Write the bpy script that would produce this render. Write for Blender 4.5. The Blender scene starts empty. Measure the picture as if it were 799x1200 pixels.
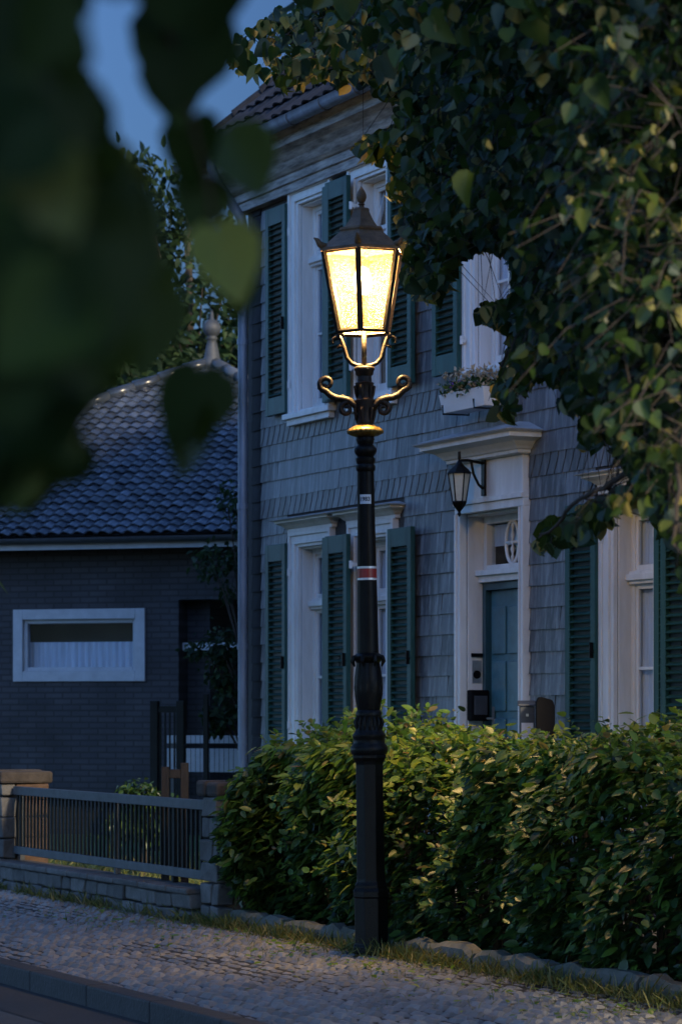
import bpy, math, random
import numpy as np
from mathutils import Vector, Matrix, Euler, noise as mnoise
R = math.radians
rnd = random.Random(7)
nr = np.random.RandomState(11)
sc = bpy.context.scene
col = sc.collection

# ------------------------------------------------------------------ camera frame
F, CS, CN, CH = 3400.0, 26.56, 11.17, 1.55
yaw = math.atan2(.90890,.41702)
CA, CB = 0.41702, 0.90890            # the facade direction seen from the camera
YH = 835.0

def cam2w(X, D, z):                  # X right of the camera, D metres ahead
    return Vector((CS + CA*X - CB*D, -(CN - CB*X - CA*D), z))
def pxw(px, py, D):
    return cam2w((px-400)/F*D, D, CH + (YH-py)/F*D)
def proj(p):                         # arrays (n,3) -> px, py, depth
    p = np.asarray(p, dtype=float)
    ds = p[..., 0]-CS; dn = -p[..., 1]-CN
    X = CA*ds - CB*dn; D = -CB*ds - CA*dn
    Dm = np.where(D > .05, D, .05)
    return 400+F*X/Dm, YH-F*(p[..., 2]-CH)/Dm, D

cam_d = bpy.data.cameras.new('camera')
cam = bpy.data.objects.new('camera', cam_d); col.objects.link(cam)
cam.location = (CS, -CN, CH)
cam.rotation_euler = (R(90), 0, math.atan2(CB, CA))
cam_d.sensor_fit = 'VERTICAL'; cam_d.sensor_height = 36; cam_d.sensor_width = 24
cam_d.lens = F/1200*36
cam_d.shift_y = (YH-600)/1200
cam_d.clip_start = .05; cam_d.clip_end = 2000
cam_d.dof.use_dof = True; cam_d.dof.focus_distance = 19.0
cam_d.dof.aperture_fstop = 4.6
sc.camera = cam

# ------------------------------------------------------------------ helpers
def nodes_of(m):
    m.use_nodes = True
    return m.node_tree.nodes, m.node_tree.links

def ramp(N, L, fac, stops):
    r = N.new('ShaderNodeValToRGB'); e = r.color_ramp.elements
    while len(e) < len(stops): e.new(.5)
    for el, (p, c) in zip(e, stops):
        el.position = p; el.color = (c[0], c[1], c[2], 1)
    L.new(fac, r.inputs[0]); return r.outputs[0]

def mat(name, c, rough=.6, var=.25, scale=6.0, stretch=(1,1,1), bump=0.0, bscale=40.0, metal=0.0,
        island=0.0, spec=.5, c2=None, detail=5.0):
    """principled with a noise mottling between two tones of the same paint or stone, and fine bump"""
    m = bpy.data.materials.new(name); N, L = nodes_of(m)
    b = N['Principled BSDF']; b.inputs['Roughness'].default_value = rough
    b.inputs['Metallic'].default_value = metal
    b.inputs['Specular IOR Level'].default_value = spec
    tc = N.new('ShaderNodeTexCoord'); mp = N.new('ShaderNodeMapping')
    mp.inputs['Scale'].default_value = stretch
    L.new(tc.outputs['Object'], mp.inputs[0])
    nz = N.new('ShaderNodeTexNoise'); nz.inputs['Scale'].default_value = scale
    nz.inputs['Detail'].default_value = detail; nz.inputs['Roughness'].default_value = .65
    L.new(mp.outputs[0], nz.inputs[0])
    lo = tuple(v*(1-var) for v in c) if c2 is None else c2
    hi = tuple(min(1, v*(1+var)) for v in c) if c2 is None else c
    out = ramp(N, L, nz.outputs[0], [(.32, lo), (.68, hi)])
    if island:
        g = N.new('ShaderNodeNewGeometry')
        mr = N.new('ShaderNodeMapRange'); mr.inputs[3].default_value = 1-island; mr.inputs[4].default_value = 1+island
        L.new(g.outputs['Random Per Island'], mr.inputs[0])
        vm = N.new('ShaderNodeVectorMath'); vm.operation = 'SCALE'
        L.new(out, vm.inputs[0]); L.new(mr.outputs[0], vm.inputs['Scale']); out = vm.outputs[0]
    L.new(out, b.inputs['Base Color'])
    if bump:
        n2 = N.new('ShaderNodeTexNoise'); n2.inputs['Scale'].default_value = bscale; n2.inputs['Detail'].default_value = 4
        L.new(mp.outputs[0], n2.inputs[0])
        bp = N.new('ShaderNodeBump'); bp.inputs['Strength'].default_value = bump; bp.inputs['Distance'].default_value = .01
        L.new(n2.outputs[0], bp.inputs['Height']); L.new(bp.outputs[0], b.inputs['Normal'])
    return m

def leaf_mat(name, stops, trans=.45, rough=.45, spec=.5):
    m = bpy.data.materials.new(name); N, L = nodes_of(m)
    b = N['Principled BSDF']; b.inputs['Roughness'].default_value = rough
    b.inputs['Specular IOR Level'].default_value=spec
    g=N.new('ShaderNodeNewGeometry')
    c=ramp(N,L,g.outputs['Random Per Island'],stops)
    L.new(c, b.inputs['Base Color'])
    t = N.new('ShaderNodeBsdfTranslucent')
    hs = N.new('ShaderNodeHueSaturation'); hs.inputs['Value'].default_value = 1.5; hs.inputs['Hue'].default_value = .485
    L.new(c, hs.inputs['Color']); L.new(hs.outputs[0], t.inputs[0])
    mx = N.new('ShaderNodeMixShader'); mx.inputs[0].default_value = trans
    L.new(b.outputs[0], mx.inputs[1]); L.new(t.outputs[0], mx.inputs[2])
    L.new(mx.outputs[0], N['Material Output'].inputs[0])
    return m

def ob(name, me, parent=None, loc=(0,0,0)):
    o = bpy.data.objects.new(name, me); col.objects.link(o)
    o.location = loc
    if parent: o.parent = parent
    return o
def tag(o, label=None, cat=None, group=None, kind=None):
    if label: o['label'] = label
    if cat: o['category'] = cat
    if group: o['group'] = group
    if kind: o['kind'] = kind
    return o
def empty(name, label, cat, loc=(0,0,0), rz=0, group=None):
    o = bpy.data.objects.new(name, None); col.objects.link(o)
    o.location = loc; o.rotation_euler = (0,0,rz); o.empty_display_size = .3
    return tag(o, label, cat, group)
def copy_tree(o, parent=None):
    kids = [c for c in bpy.data.objects if c.parent == o]
    c = o.copy(); col.objects.link(c); c.parent = parent
    for k in kids: copy_tree(k, c)
    return c

class MB:
    def __init__(s): s.v=[]; s.f=[]; s.m=[]; s.cm=0
    def add(s, vs, fs):
        k=len(s.v); s.v += [tuple(v) for v in vs]
        s.f += [tuple(i+k for i in f) for f in fs]; s.m += [s.cm]*len(fs); return s
    def box(s, x0,x1,y0,y1,z0,z1, M=None):
        vs=[Vector((x,y,z)) for x in (x0,x1) for y in (y0,y1) for z in (z0,z1)]
        if M is not None: vs=[M@v for v in vs]
        return s.add(vs,[(0,1,3,2),(4,6,7,5),(0,4,5,1),(2,3,7,6),(0,2,6,4),(1,5,7,3)])
    def bn(s, s0,s1,n0,n1,z0,z1):            # facade coordinates: n out of the wall
        return s.box(s0,s1,-n1,-n0,z0,z1)
    def lathe(s, prof, seg=24, c=(0,0,0), rot=0, flute=None, cap=True):
        vs=[];fs=[]
        for (r,z) in prof:
            for i in range(seg):
                a=rot+2*math.pi*i/seg; rr=r
                if flute: rr = r*(1+flute*(1 if i%2 else -1))
                vs.append((c[0]+rr*math.cos(a), c[1]+rr*math.sin(a), c[2]+z))
        n=len(prof)
        for j in range(n-1):
            for i in range(seg):
                k=(i+1)%seg
                fs.append((j*seg+i, j*seg+k, (j+1)*seg+k, (j+1)*seg+i))
        if cap:
            fs.append(tuple(reversed(range(seg)))); fs.append(tuple((n-1)*seg+i for i in range(seg)))
        return s.add(vs,fs)
    def tube(s, pts, rad, seg=8, caps=True):
        pts=[Vector(p) for p in pts]; n=len(pts)
        if not hasattr(rad,'__len__'): rad=[rad]*n
        up=Vector((0,0,1)); vs=[];fs=[]; prev=None
        for i,p in enumerate(pts):
            t=(pts[min(i+1,n-1)]-pts[max(i-1,0)])
            if t.length<1e-9: t=Vector((0,0,1))
            t.normalize()
            if prev is None:
                a=up if abs(t.z)<.9 else Vector((1,0,0)); x=t.cross(a).normalized()
            else:
                x=(prev-t*prev.dot(t))
                x = x.normalized() if x.length>1e-6 else t.orthogonal().normalized()
            prev=x; y=t.cross(x)
            for k in range(seg):
                a=2*math.pi*k/seg; vs.append(p+(x*math.cos(a)+y*math.sin(a))*rad[i])
        for i in range(n-1):
            for k in range(seg):
                q=(k+1)%seg; fs.append((i*seg+k,i*seg+q,(i+1)*seg+q,(i+1)*seg+k))
        if caps:
            fs.append(tuple(reversed(range(seg)))); fs.append(tuple((n-1)*seg+k for k in range(seg)))
        return s.add(vs,fs)
    def sweep_rect(s, s0,s1,n0,n1,prof, cap=True):  # (offset, z) profile carried round a rectangle
        vs=[];fs=[]
        for (o,z) in prof:
            vs += [(s0-o,-(n1+o),z),(s1+o,-(n1+o),z),(s1+o,-(n0-o),z),(s0-o,-(n0-o),z)]
        for j in range(len(prof)-1):
            for i in range(4):
                k=(i+1)%4; fs.append((j*4+i,j*4+k,(j+1)*4+k,(j+1)*4+i))
        if cap:
            fs.append((3,2,1,0)); e=(len(prof)-1)*4; fs.append((e,e+1,e+2,e+3))
        return s.add(vs,fs)
    def hood(s, s0,s1,n1,prof):                      # profile on front and two ends, flat back on the wall
        vs=[];fs=[]
        for (o,z) in prof:
            vs += [(s0-o,.0,z),(s0-o,-(n1+o),z),(s1+o,-(n1+o),z),(s1+o,.0,z)]
        for j in range(len(prof)-1):
            for i in range(3): fs.append((j*4+i,j*4+i+1,(j+1)*4+i+1,(j+1)*4+i))
        fs.append((3,2,1,0)); e=(len(prof)-1)*4; fs.append((e,e+1,e+2,e+3))
        return s.add(vs,fs)
    def mesh(s, name, mats, smooth=False):
        me=bpy.data.meshes.new(name); me.from_pydata(s.v,[],s.f)
        if not isinstance(mats,(list,tuple)): mats=[mats]
        for m in mats: me.materials.append(m)
        if len(mats)>1: me.polygons.foreach_set('material_index', s.m)
        if smooth: me.polygons.foreach_set('use_smooth',[True]*len(me.polygons))
        me.update(); return me
    def build(s, name, mats, parent=None, loc=(0,0,0), smooth=False, bevel=0, angle=None):
        me=s.mesh(name,mats,smooth)
        o=ob(name,me,parent,loc)
        if bevel:
            b=o.modifiers.new('bevel','BEVEL'); b.width=bevel; b.segments=2; b.limit_method='ANGLE'; b.angle_limit=R(40)
        if angle:
            try: me.set_sharp_from_angle(angle=R(angle))
            except Exception: pass
        return o

# ------------------------------------------------------------------ leaves (vectorised)
# outlines in the leaf's own plane: x across, y along (0 stalk .. 1 tip); midrib vertices shared
LIME = dict(left=[(-.16,-.05),(-.40,.06),(-.50,.30),(-.42,.56),(-.22,.82)], mid=[(0,.03),(0,.33),(0,.66),(0,1.03)])
ELLI = dict(left=[(-.14,.06),(-.27,.30),(-.25,.58),(-.12,.85)], mid=[(0,0),(0,.35),(0,.7),(0,1.0)])
BRAC = dict(left=[(-.07,.1),(-.11,.4),(-.10,.75)], mid=[(0,0),(0,.35),(0,.7),(0,1.0)])
BLADE = dict(left=[(-.035,.1),(-.04,.4),(-.03,.75)], mid=[(0,0),(0,.35),(0,.7),(0,1.0)])
SMAL = dict(left=[(-.30,.35)], mid=[(0,0),(0,1.0)])

def leaf_mesh(name, mats, pos, tip, nor, size, shape=LIME, fold=.25, curl=.18, mi=None, seed=1):
    """one polygon pair per leaf; tip = direction base->tip, nor = face normal, size in metres"""
    rs=np.random.RandomState(seed)
    pos=np.asarray(pos,float); tip=np.asarray(tip,float); nor=np.asarray(nor,float); size=np.asarray(size,float)
    n=len(pos)
    tip/= np.linalg.norm(tip,axis=1)[:,None]+1e-9
    nor=nor-tip*(nor*tip).sum(1)[:,None]; nor/= np.linalg.norm(nor,axis=1)[:,None]+1e-9
    sid=np.cross(tip,nor)
    L=shape['left']; Mid=shape['mid']; k=len(L); m=len(Mid)
    loc=[(x,y) for x,y in Mid]+[(x,y) for x,y in L]+[(-x,y) for x,y in L]
    V=len(loc)
    fo=fold*(.4+1.2*rs.rand(n)); cu=curl*(rs.rand(n)*2-.5); tw=(rs.rand(n)-.5)*.35
    wd=.85+.3*rs.rand(n)
    out=np.zeros((n,V,3))
    for i,(x,y) in enumerate(loc):
        h=abs(x)*fo - cu*y*y + tw*x*y
        if x!=0: h=h+ (rs.rand(n)-.5)*.05
        out[:,i,:]=pos+ (sid*(x*wd)[:,None] if x!=0 else 0) * size[:,None] + tip*(y*size)[:,None] + nor*(h*size)[:,None]
    faces=[]
    lf=[list(range(m-1,-1,-1))+[m+j for j in range(k)], list(range(m))+[m+k+j for j in range(k-1,-1,-1)]]
    per=[len(f) for f in lf]
    base=np.arange(n)*V
    fa=np.concatenate([base[:,None]+np.array(f)[None,:] for f in lf],axis=1)
    me=bpy.data.meshes.new(name)
    me.vertices.add(n*V); me.vertices.foreach_set('co',out.reshape(-1))
    nl=fa.shape[1]
    me.loops.add(n*nl); me.loops.foreach_set('vertex_index',fa.reshape(-1).astype(np.int32))
    starts=(np.arange(n)[:,None]*nl+np.array([0,per[0]])[None,:]).reshape(-1)
    me.polygons.add(n*2); me.polygons.foreach_set('loop_start',starts.astype(np.int32))
    me.polygons.foreach_set('loop_total',np.tile(per,n).astype(np.int32))
    if not isinstance(mats,(list,tuple)): mats=[mats]
    for q in mats: me.materials.append(q)
    if mi is not None: me.polygons.foreach_set('material_index',np.repeat(mi,2).astype(np.int32))
    me.update(calc_edges=True); me.validate()
    return me

def inpoly(px,py,poly):
    px=np.asarray(px);py=np.asarray(py); c=np.zeros(px.shape,bool); n=len(poly)
    for i in range(n):
        x1,y1=poly[i]; x2,y2=poly[(i+1)%n]
        if y1==y2: continue
        t=((y1>py)!=(y2>py)) & (px < (x2-x1)*(py-y1)/(y2-y1)+x1)
        c^=t
    return c

# ------------------------------------------------------------------ materials
M={}
def slate_mat(name, c, streak):
    m=bpy.data.materials.new(name); N,L=nodes_of(m); b=N['Principled BSDF']
    b.inputs['Roughness'].default_value=.5
    tc=N.new('ShaderNodeTexCoord'); g=N.new('ShaderNodeNewGeometry')
    base=ramp(N,L,g.outputs['Random Per Island'],[(0,[v*.66 for v in c]),(.5,c),(1,[v*1.3 for v in c])])
    mp=N.new('ShaderNodeMapping'); mp.inputs['Scale'].default_value=(16,16,1.6); mp.inputs['Rotation'].default_value=(0,R(7),0)
    L.new(tc.outputs['Object'],mp.inputs[0])
    nz=N.new('ShaderNodeTexNoise'); nz.inputs['Scale'].default_value=1.3; nz.inputs['Detail'].default_value=6; nz.inputs['Roughness'].default_value=.7
    L.new(mp.outputs[0],nz.inputs[0])
    st=ramp(N,L,nz.outputs[0],[(.47,(0,0,0)),(.74,(1,1,1))])
    mx=N.new('ShaderNodeMix'); mx.data_type='RGBA'
    L.new(base,mx.inputs[6]); mx.inputs[7].default_value=(streak[0],streak[1],streak[2],1)
    ma=N.new('ShaderNodeMath'); ma.operation='MULTIPLY'; ma.inputs[1].default_value=.75
    L.new(st,ma.inputs[0]); L.new(ma.outputs[0],mx.inputs[0])
    L.new(mx.outputs[2],b.inputs['Base Color'])
    bp=N.new('ShaderNodeBump'); bp.inputs['Strength'].default_value=.35; bp.inputs['Distance'].default_value=.01
    n2=N.new('ShaderNodeTexNoise'); n2.inputs['Scale'].default_value=14; n2.inputs['Detail'].default_value=6
    L.new(tc.outputs['Object'],n2.inputs[0]); L.new(n2.outputs[0],bp.inputs['Height']); L.new(bp.outputs[0],b.inputs['Normal'])
    return m
M['slate']=slate_mat('slate',(.092,.100,.110),(.34,.36,.37))
M['slate_dark']=slate_mat('slate_band',(.080,.086,.095),(.24,.25,.26))
M['white']=mat('white_paint',(.72,.72,.71),.5,0,3.5,stretch=(2,2,.35),c2=(.55,.55,.53),bump=.12,detail=8)
M['white_worn']=mat('weathered_cornice_paint',(.46,.44,.42),.6,0,5.5,stretch=(.6,2,5),c2=(.085,.08,.075),bump=.4,bscale=30,detail=9)
M['lead']=mat('lead_sheet',(.33,.34,.35),.45,.25,4,bump=.15)
M['shutter']=mat('green_shutter_paint',(.014,.060,.054),.5,.35,4,stretch=(2,2,.6),bump=.15,bscale=60,spec=.35)
M['shutter_dark']=mat('louvre_gap_shade',(.008,.022,.020),.6,.3,8)
M['door']=mat('teal_door_paint',(.05,.135,.17),.35,.2,6,bump=.05)
M['door_dark']=mat('dark_teal_paint',(.02,.065,.085),.4,.2,6)
M['curtain']=mat('net_curtain',(.60,.59,.60),.9,.15,8,stretch=(5,5,.3))
M['curtain_warm']=mat('brown_curtain',(.30,.20,.11),.9,.3,8,stretch=(8,8,.4))
M['zinc']=mat('zinc',(.17,.20,.25),.5,.3,4,stretch=(2,2,.4),metal=.3)
M['tile']=mat('dark_roof_tile',(.013,.014,.018),.75,.4,6,island=.45,bump=.3,spec=.2)
M['glazed']=mat('glazed_roof_tile',(.050,.060,.076),.24,.35,3,island=.5)
M['iron']=mat('black_cast_iron',(.005,.005,.005),.38,.35,14,bump=.2,bscale=70,spec=.15)
M['iron_brown']=mat('brown_weathered_iron',(.016,.010,.006),.5,.4,18,bump=.3,bscale=80,spec=.3)
M['iron_roof']=mat('glow_brown_lantern_roof',(.20,.115,.06),.5,.35,14,bump=.3,bscale=60,spec=.4)  # brown tone paints the lamp's warm glow onto the iron roof
M['gilt']=mat('worn_gilding',(.40,.25,.06),.4,0,30,c2=(.07,.045,.015),metal=.6,bump=.3)
M['plate']=mat('enamel_plate',(.62,.64,.68),.4,.08,20)
M['ink']=mat('black_lettering',(.01,.01,.012),.5,.1,10)
M['redband']=mat('red_reflective_tape',(.30,.02,.015),.35,.2,20)
M['silver']=mat('silver_tape',(.65,.65,.66),.3,.2,40,metal=.3)
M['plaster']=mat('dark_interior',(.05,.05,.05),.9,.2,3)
M['brick']=None
def brick_mat(name,c1,c2,mo,scale,rot):
    m=bpy.data.materials.new(name); N,L=nodes_of(m); b=N['Principled BSDF']; b.inputs['Roughness'].default_value=.75
    tc=N.new('ShaderNodeTexCoord'); mp=N.new('ShaderNodeMapping'); mp.inputs['Rotation'].default_value=rot
    L.new(tc.outputs['Object'],mp.inputs[0])
    br=N.new('ShaderNodeTexBrick'); br.inputs['Scale'].default_value=scale
    br.inputs['Color1'].default_value=(*c1,1); br.inputs['Color2'].default_value=(*c2,1); br.inputs['Mortar'].default_value=(*mo,1)
    br.inputs['Mortar Size'].default_value=.012; br.inputs['Brick Width'].default_value=.24; br.inputs['Row Height'].default_value=.075
    nz=N.new('ShaderNodeTexNoise'); nz.inputs['Scale'].default_value=1.3; nz.inputs['Detail'].default_value=8; L.new(tc.outputs['Object'],nz.inputs[0])
    st=ramp(N,L,nz.outputs[0],[(.3,(.5,.5,.5)),(.7,(1.35,1.35,1.35))])
    mu=N.new('ShaderNodeMix'); mu.data_type='RGBA'; mu.blend_type='MULTIPLY'; mu.inputs[0].default_value=1
    L.new(br.outputs[0],mu.inputs[6]); L.new(st,mu.inputs[7])
    L.new(mp.outputs[0],br.inputs[0]); L.new(mu.outputs[2],b.inputs['Base Color'])
    bp=N.new('ShaderNodeBump'); bp.inputs['Strength'].default_value=.6; bp.inputs['Distance'].default_value=.01; bp.invert=True
    L.new(br.outputs['Fac'],bp.inputs['Height']); L.new(bp.outputs[0],b.inputs['Normal'])
    return m
M['brick']=brick_mat('dark_clinker_brick',(.040,.038,.044),(.026,.026,.032),(.016,.016,.018),1.0,(R(90),0,0))
M['stone']=mat('grey_wall_stone',(.085,.082,.08),.85,.35,7,island=.3,bump=.7,bscale=25)
M['sandstone']=mat('brown_sandstone',(.085,.048,.030),.85,.4,7,island=.3,bump=.7,bscale=25)
M['capstone']=mat('weathered_cap_stone',(.034,.027,.023),.9,.4,9,bump=.9,bscale=22)
M['edging']=mat('mossy_edging_stone',(.12,.115,.105),.9,0,5,c2=(.055,.06,.04),bump=.8,bscale=18)
M['cobble']=mat('paving_stone',(.145,.14,.138),.7,.22,9,island=.24,bump=.3,bscale=30)
M['joint']=mat('joint_sand',(.012,.011,.010),.95,.35,20,bump=.5)
M['asphalt']=mat('asphalt',(.060,.060,.062),.85,.25,40,bump=.5,bscale=220)
M['asphalt_dark']=mat('gutter_asphalt',(.024,.024,.026),.8,.25,30,bump=.4,bscale=180)
M['kerbstone']=mat('basalt_kerb',(.022,.022,.024),.75,.3,9,bump=.5)
M['soil']=mat('garden_soil',(.045,.034,.024),.95,.4,12,bump=.8,bscale=25)
M['lawn']=mat('lawn',(.055,.10,.02),.9,.35,9,bump=.8,bscale=90)
M['bark']=mat('bark',(.055,.043,.033),.9,.4,9,stretch=(1,1,.25),bump=1,bscale=30)
M['twig']=mat('twig_bark',(.045,.032,.022),.85,.3,15)
M['rail']=mat('grey_fence_rail',(.045,.053,.062),.6,.3,7,bump=.2)
M['bar']=mat('dark_fence_bar',(.010,.012,.011),.6,.2,10,spec=.2)
M['wood']=mat('brown_post_wood',(.014,.009,.007),.8,.35,9,stretch=(4,4,.5),bump=.4)
M['boxplastic']=mat('white_planter',(.66,.65,.63),.5,.06,8)
M['blackplastic']=mat('black_plastic',(.005,.005,.006),.7,.2,10,spec=.06)
M['greybox']=mat('dark_grey_steel',(.045,.05,.06),.4,.2,10)
M['steel']=mat('brushed_steel',(.45,.45,.45),.35,.15,20,metal=.8)
M['paper']=mat('paper_notice',(.55,.56,.58),.8,.05,30)
M['bluewhite']=mat('white_board_paint',(.36,.38,.41),.6,.12,6)

def glass_mat(name, tint=(.9,.95,1), gl=.45, rough=.02):
    m=bpy.data.materials.new(name); N,L=nodes_of(m)
    N.remove(N['Principled BSDF'])
    t=N.new('ShaderNodeBsdfTransparent'); t.inputs[0].default_value=(*tint,1)
    g=N.new('ShaderNodeBsdfGlossy'); g.inputs['Roughness'].default_value=rough; g.inputs[0].default_value=(gl,gl,gl,1)
    fr=N.new('ShaderNodeLayerWeight'); fr.inputs[0].default_value=.5
    pw=N.new('ShaderNodeMath'); pw.operation='POWER'; pw.inputs[1].default_value=4; L.new(fr.outputs['Facing'],pw.inputs[0])
    ma=N.new('ShaderNodeMath'); ma.operation='MULTIPLY_ADD'; ma.inputs[1].default_value=.6; ma.inputs[2].default_value=.03; L.new(pw.outputs[0],ma.inputs[0])
    mx=N.new('ShaderNodeMixShader'); L.new(ma.outputs[0],mx.inputs[0])
    L.new(t.outputs[0],mx.inputs[1]); L.new(g.outputs[0],mx.inputs[2])
    L.new(mx.outputs[0],N['Material Output'].inputs[0]); return m
M['glass']=glass_mat('window_glass'); M['glass_dim']=glass_mat('shaded_window_glass',gl=.10)
def frosted(name='hammered_lamp_glass',clear=.13):
    m=bpy.data.materials.new(name); N,L=nodes_of(m); N.remove(N['Principled BSDF'])
    tc=N.new('ShaderNodeTexCoord'); v=N.new('ShaderNodeTexVoronoi'); v.inputs['Scale'].default_value=75
    L.new(tc.outputs['Object'],v.inputs[0])
    bp=N.new('ShaderNodeBump'); bp.inputs['Strength'].default_value=.9; bp.inputs['Distance'].default_value=.01
    L.new(v.outputs[0],bp.inputs['Height'])
    nz=N.new('ShaderNodeTexNoise'); nz.inputs['Scale'].default_value=45; nz.inputs['Detail'].default_value=4
    L.new(tc.outputs['Object'],nz.inputs[0])
    c=ramp(N,L,nz.outputs[0],[(.35,(.0085,.0056,.0020)),(.65,(.0190,.0135,.0060))])
    tr=N.new('ShaderNodeBsdfTranslucent'); L.new(c,tr.inputs[0]); L.new(bp.outputs[0],tr.inputs['Normal'])
    tp=N.new('ShaderNodeBsdfTransparent'); tp.inputs[0].default_value=(.9,.82,.62,1)
    gl=N.new('ShaderNodeBsdfGlossy'); gl.inputs['Roughness'].default_value=.25; L.new(bp.outputs[0],gl.inputs['Normal'])
    m1=N.new('ShaderNodeMixShader'); m1.inputs[0].default_value=clear; L.new(tr.outputs[0],m1.inputs[1]); L.new(tp.outputs[0],m1.inputs[2])
    m2=N.new('ShaderNodeMixShader'); m2.inputs[0].default_value=.06; L.new(m1.outputs[0],m2.inputs[1]); L.new(gl.outputs[0],m2.inputs[2])
    L.new(m2.outputs[0],N['Material Output'].inputs[0]); return m
M['frosted']=frosted(); M['floor_glass']=frosted('lightly_frosted_lamp_floor',.5)
def emit(name,c,s):
    m=bpy.data.materials.new(name); N,L=nodes_of(m); N.remove(N['Principled BSDF'])
    e=N.new('ShaderNodeEmission'); e.inputs[0].default_value=(*c,1); e.inputs[1].default_value=s
    L.new(e.outputs[0],N['Material Output'].inputs[0]); return m
M['bulb']=emit('lit_bulb',(1,.74,.36),45)
M['palepane']=mat('milky_lantern_glass',(.42,.42,.36),.25,.1,10)

# leaf paints: the pale hornbeam tones are the young leaves
M['lime_leaf']=leaf_mat('lime_leaf',[(0,(.015,.038,.008)),(.5,(.030,.066,.011)),(.85,(.058,.098,.014)),(1,(.12,.14,.02))],.42)
M['lime_bract']=leaf_mat('lime_bract',[(0,(.20,.20,.05)),(1,(.34,.28,.09))],.4)
M['lime_under']=leaf_mat('lime_leaf_grey_underside',[(0,(.03,.055,.034)),(1,(.055,.085,.055))],.3,.6)
M['lime_dark']=leaf_mat('lime_leaf_darkened',[(0,(.012,.030,.008)),(.7,(.020,.046,.010)),(1,(.036,.070,.012))],.38,.6,.22)  # darkened copy: shade painted into most of the near leaves
M['lime_sunlit']=leaf_mat('sunlit_lime_leaf',[(0,(.20,.26,.035)),(1,(.30,.34,.05))],.5)  # pale copy for one near leaf, painted as if sunlit
M['hedge_leaf']=leaf_mat('hornbeam_leaf',[(0,(.016,.040,.012)),(.5,(.030,.070,.016)),(.85,(.055,.105,.018)),(1,(.10,.135,.02))],.35,.4)
M['hedge_young']=leaf_mat('young_hornbeam_leaf',[(0,(.065,.145,.020)),(.6,(.115,.20,.028)),(.92,(.19,.22,.038)),(1,(.20,.13,.05))],.45,.4)
M['bg_leaf']=leaf_mat('background_leaf',[(0,(.009,.022,.010)),(.6,(.018,.040,.014)),(1,(.030,.056,.016))],.3,.6,.25)
M['grass']=leaf_mat('grass_blade',[(0,(.055,.085,.018)),(.6,(.11,.125,.028)),(1,(.22,.19,.07))],.35,.6)
M['flower_v']=leaf_mat('violet_petal',[(0,(.10,.04,.26)),(1,(.20,.08,.40))],.3)
M['flower_p']=leaf_mat('pale_dry_flower',[(0,(.30,.22,.13)),(1,(.48,.38,.24))],.3)

#@@SETTING
# ------------------------------------------------------------------ ground, pavement, road
def sheet(name, x0,x1,y0,y1,z,m,kind='structure',nx=1,ny=1):
    b=MB(); vs=[];fs=[]
    for j in range(ny+1):
        for i in range(nx+1): vs.append((x0+(x1-x0)*i/nx,y0+(y1-y0)*j/ny,z))
    for j in range(ny):
        for i in range(nx):
            a=j*(nx+1)+i; fs.append((a,a+1,a+nx+2,a+nx+1))
    b.add(vs,fs); return tag(b.build(name,m),kind=kind)
sheet('ground',-900,900,-900,900,-.16,M['soil'])
sheet('road',-120,120,-10.5,-5.62,-.12,M['asphalt'])
sheet('road_gutter',-120,120,-6.12,-5.62,-.116,M['asphalt_dark'])
b=MB()
for k in range(-20,45):
    s0=k*1.0; b.bn(s0+.004,s0+.996,5.47,5.62,-.16,.004)
tag(b.build('kerb',M['kerbstone'],bevel=.012),kind='structure')
b=MB(); b.bn(-30,45,3.0,5.47,-.16,-.02)
tag(b.build('pavement_bed',M['joint']),kind='structure')
b=MB(); b.bn(-30,45,10.5,14.5,-.16,-.0)
tag(b.build('far_pavement',M['asphalt']),kind='structure')
b=MB(); b.bn(-60,60,-30,3.0,-.16,.0)
tag(b.build('garden_ground',M['soil']),kind='structure')
b=MB(); b.bn(-30,6.85,-14,2.98,-.05,.02)
tag(b.build('lawn',M['lawn']),kind='structure')
# hand laid paving stones in courses along the street
b=MB()
n=3.02; row=0
while n<5.44:
    w=rnd.uniform(.10,.125); s=-1+rnd.uniform(0,.2)
    while s<17:
        l=rnd.uniform(.13,.21)
        g=.030
        z1=.0+rnd.uniform(-.004,.005); rx=rnd.uniform(-.005,.005); ry=rnd.uniform(-.005,.005)
        a=rnd.uniform(-.012,.012)
        x0,x1,y0,y1=s+g/2,s+l-g/2,-(n+w-g/2),-(n+g/2)
        i_=.030; q=.026
        base=[(x0,y0),(x1,y0),(x1,y1),(x0,y1)]; top=[(x0+i_,y0+i_),(x1-i_,y0+i_),(x1-i_,y1-i_),(x0+i_,y1-i_)]
        jit=lambda: rnd.uniform(-.006,.006)
        def zz(p): return (p[0]-x0)/(x1-x0)*rx+(p[1]-y0)/(y1-y0)*ry
        wav=.012*math.sin(s*.9+n*2)+.01*math.sin(n*5-s*.4)
        vs=[(p[0]+jit(),p[1]+jit()+a,-.05) for p in base]
        mid=[(v[0],v[1],z1-q+zz(p)+wav*.5) for v,p in zip(vs,base)]
        tp=[(p[0]+jit(),p[1]+jit()+a,z1+zz(p)+wav*.5) for p in top]
        fs=[(0,1,5,4),(1,2,6,5),(2,3,7,6),(3,0,4,7),(4,5,9,8),(5,6,10,9),(6,7,11,10),(7,4,8,11),(8,9,10,11)]
        b.add(vs+mid+tp,fs)
        s+=l
    n+=w
tag(b.build('pavement',M['cobble'],smooth=False),kind='structure')

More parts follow.
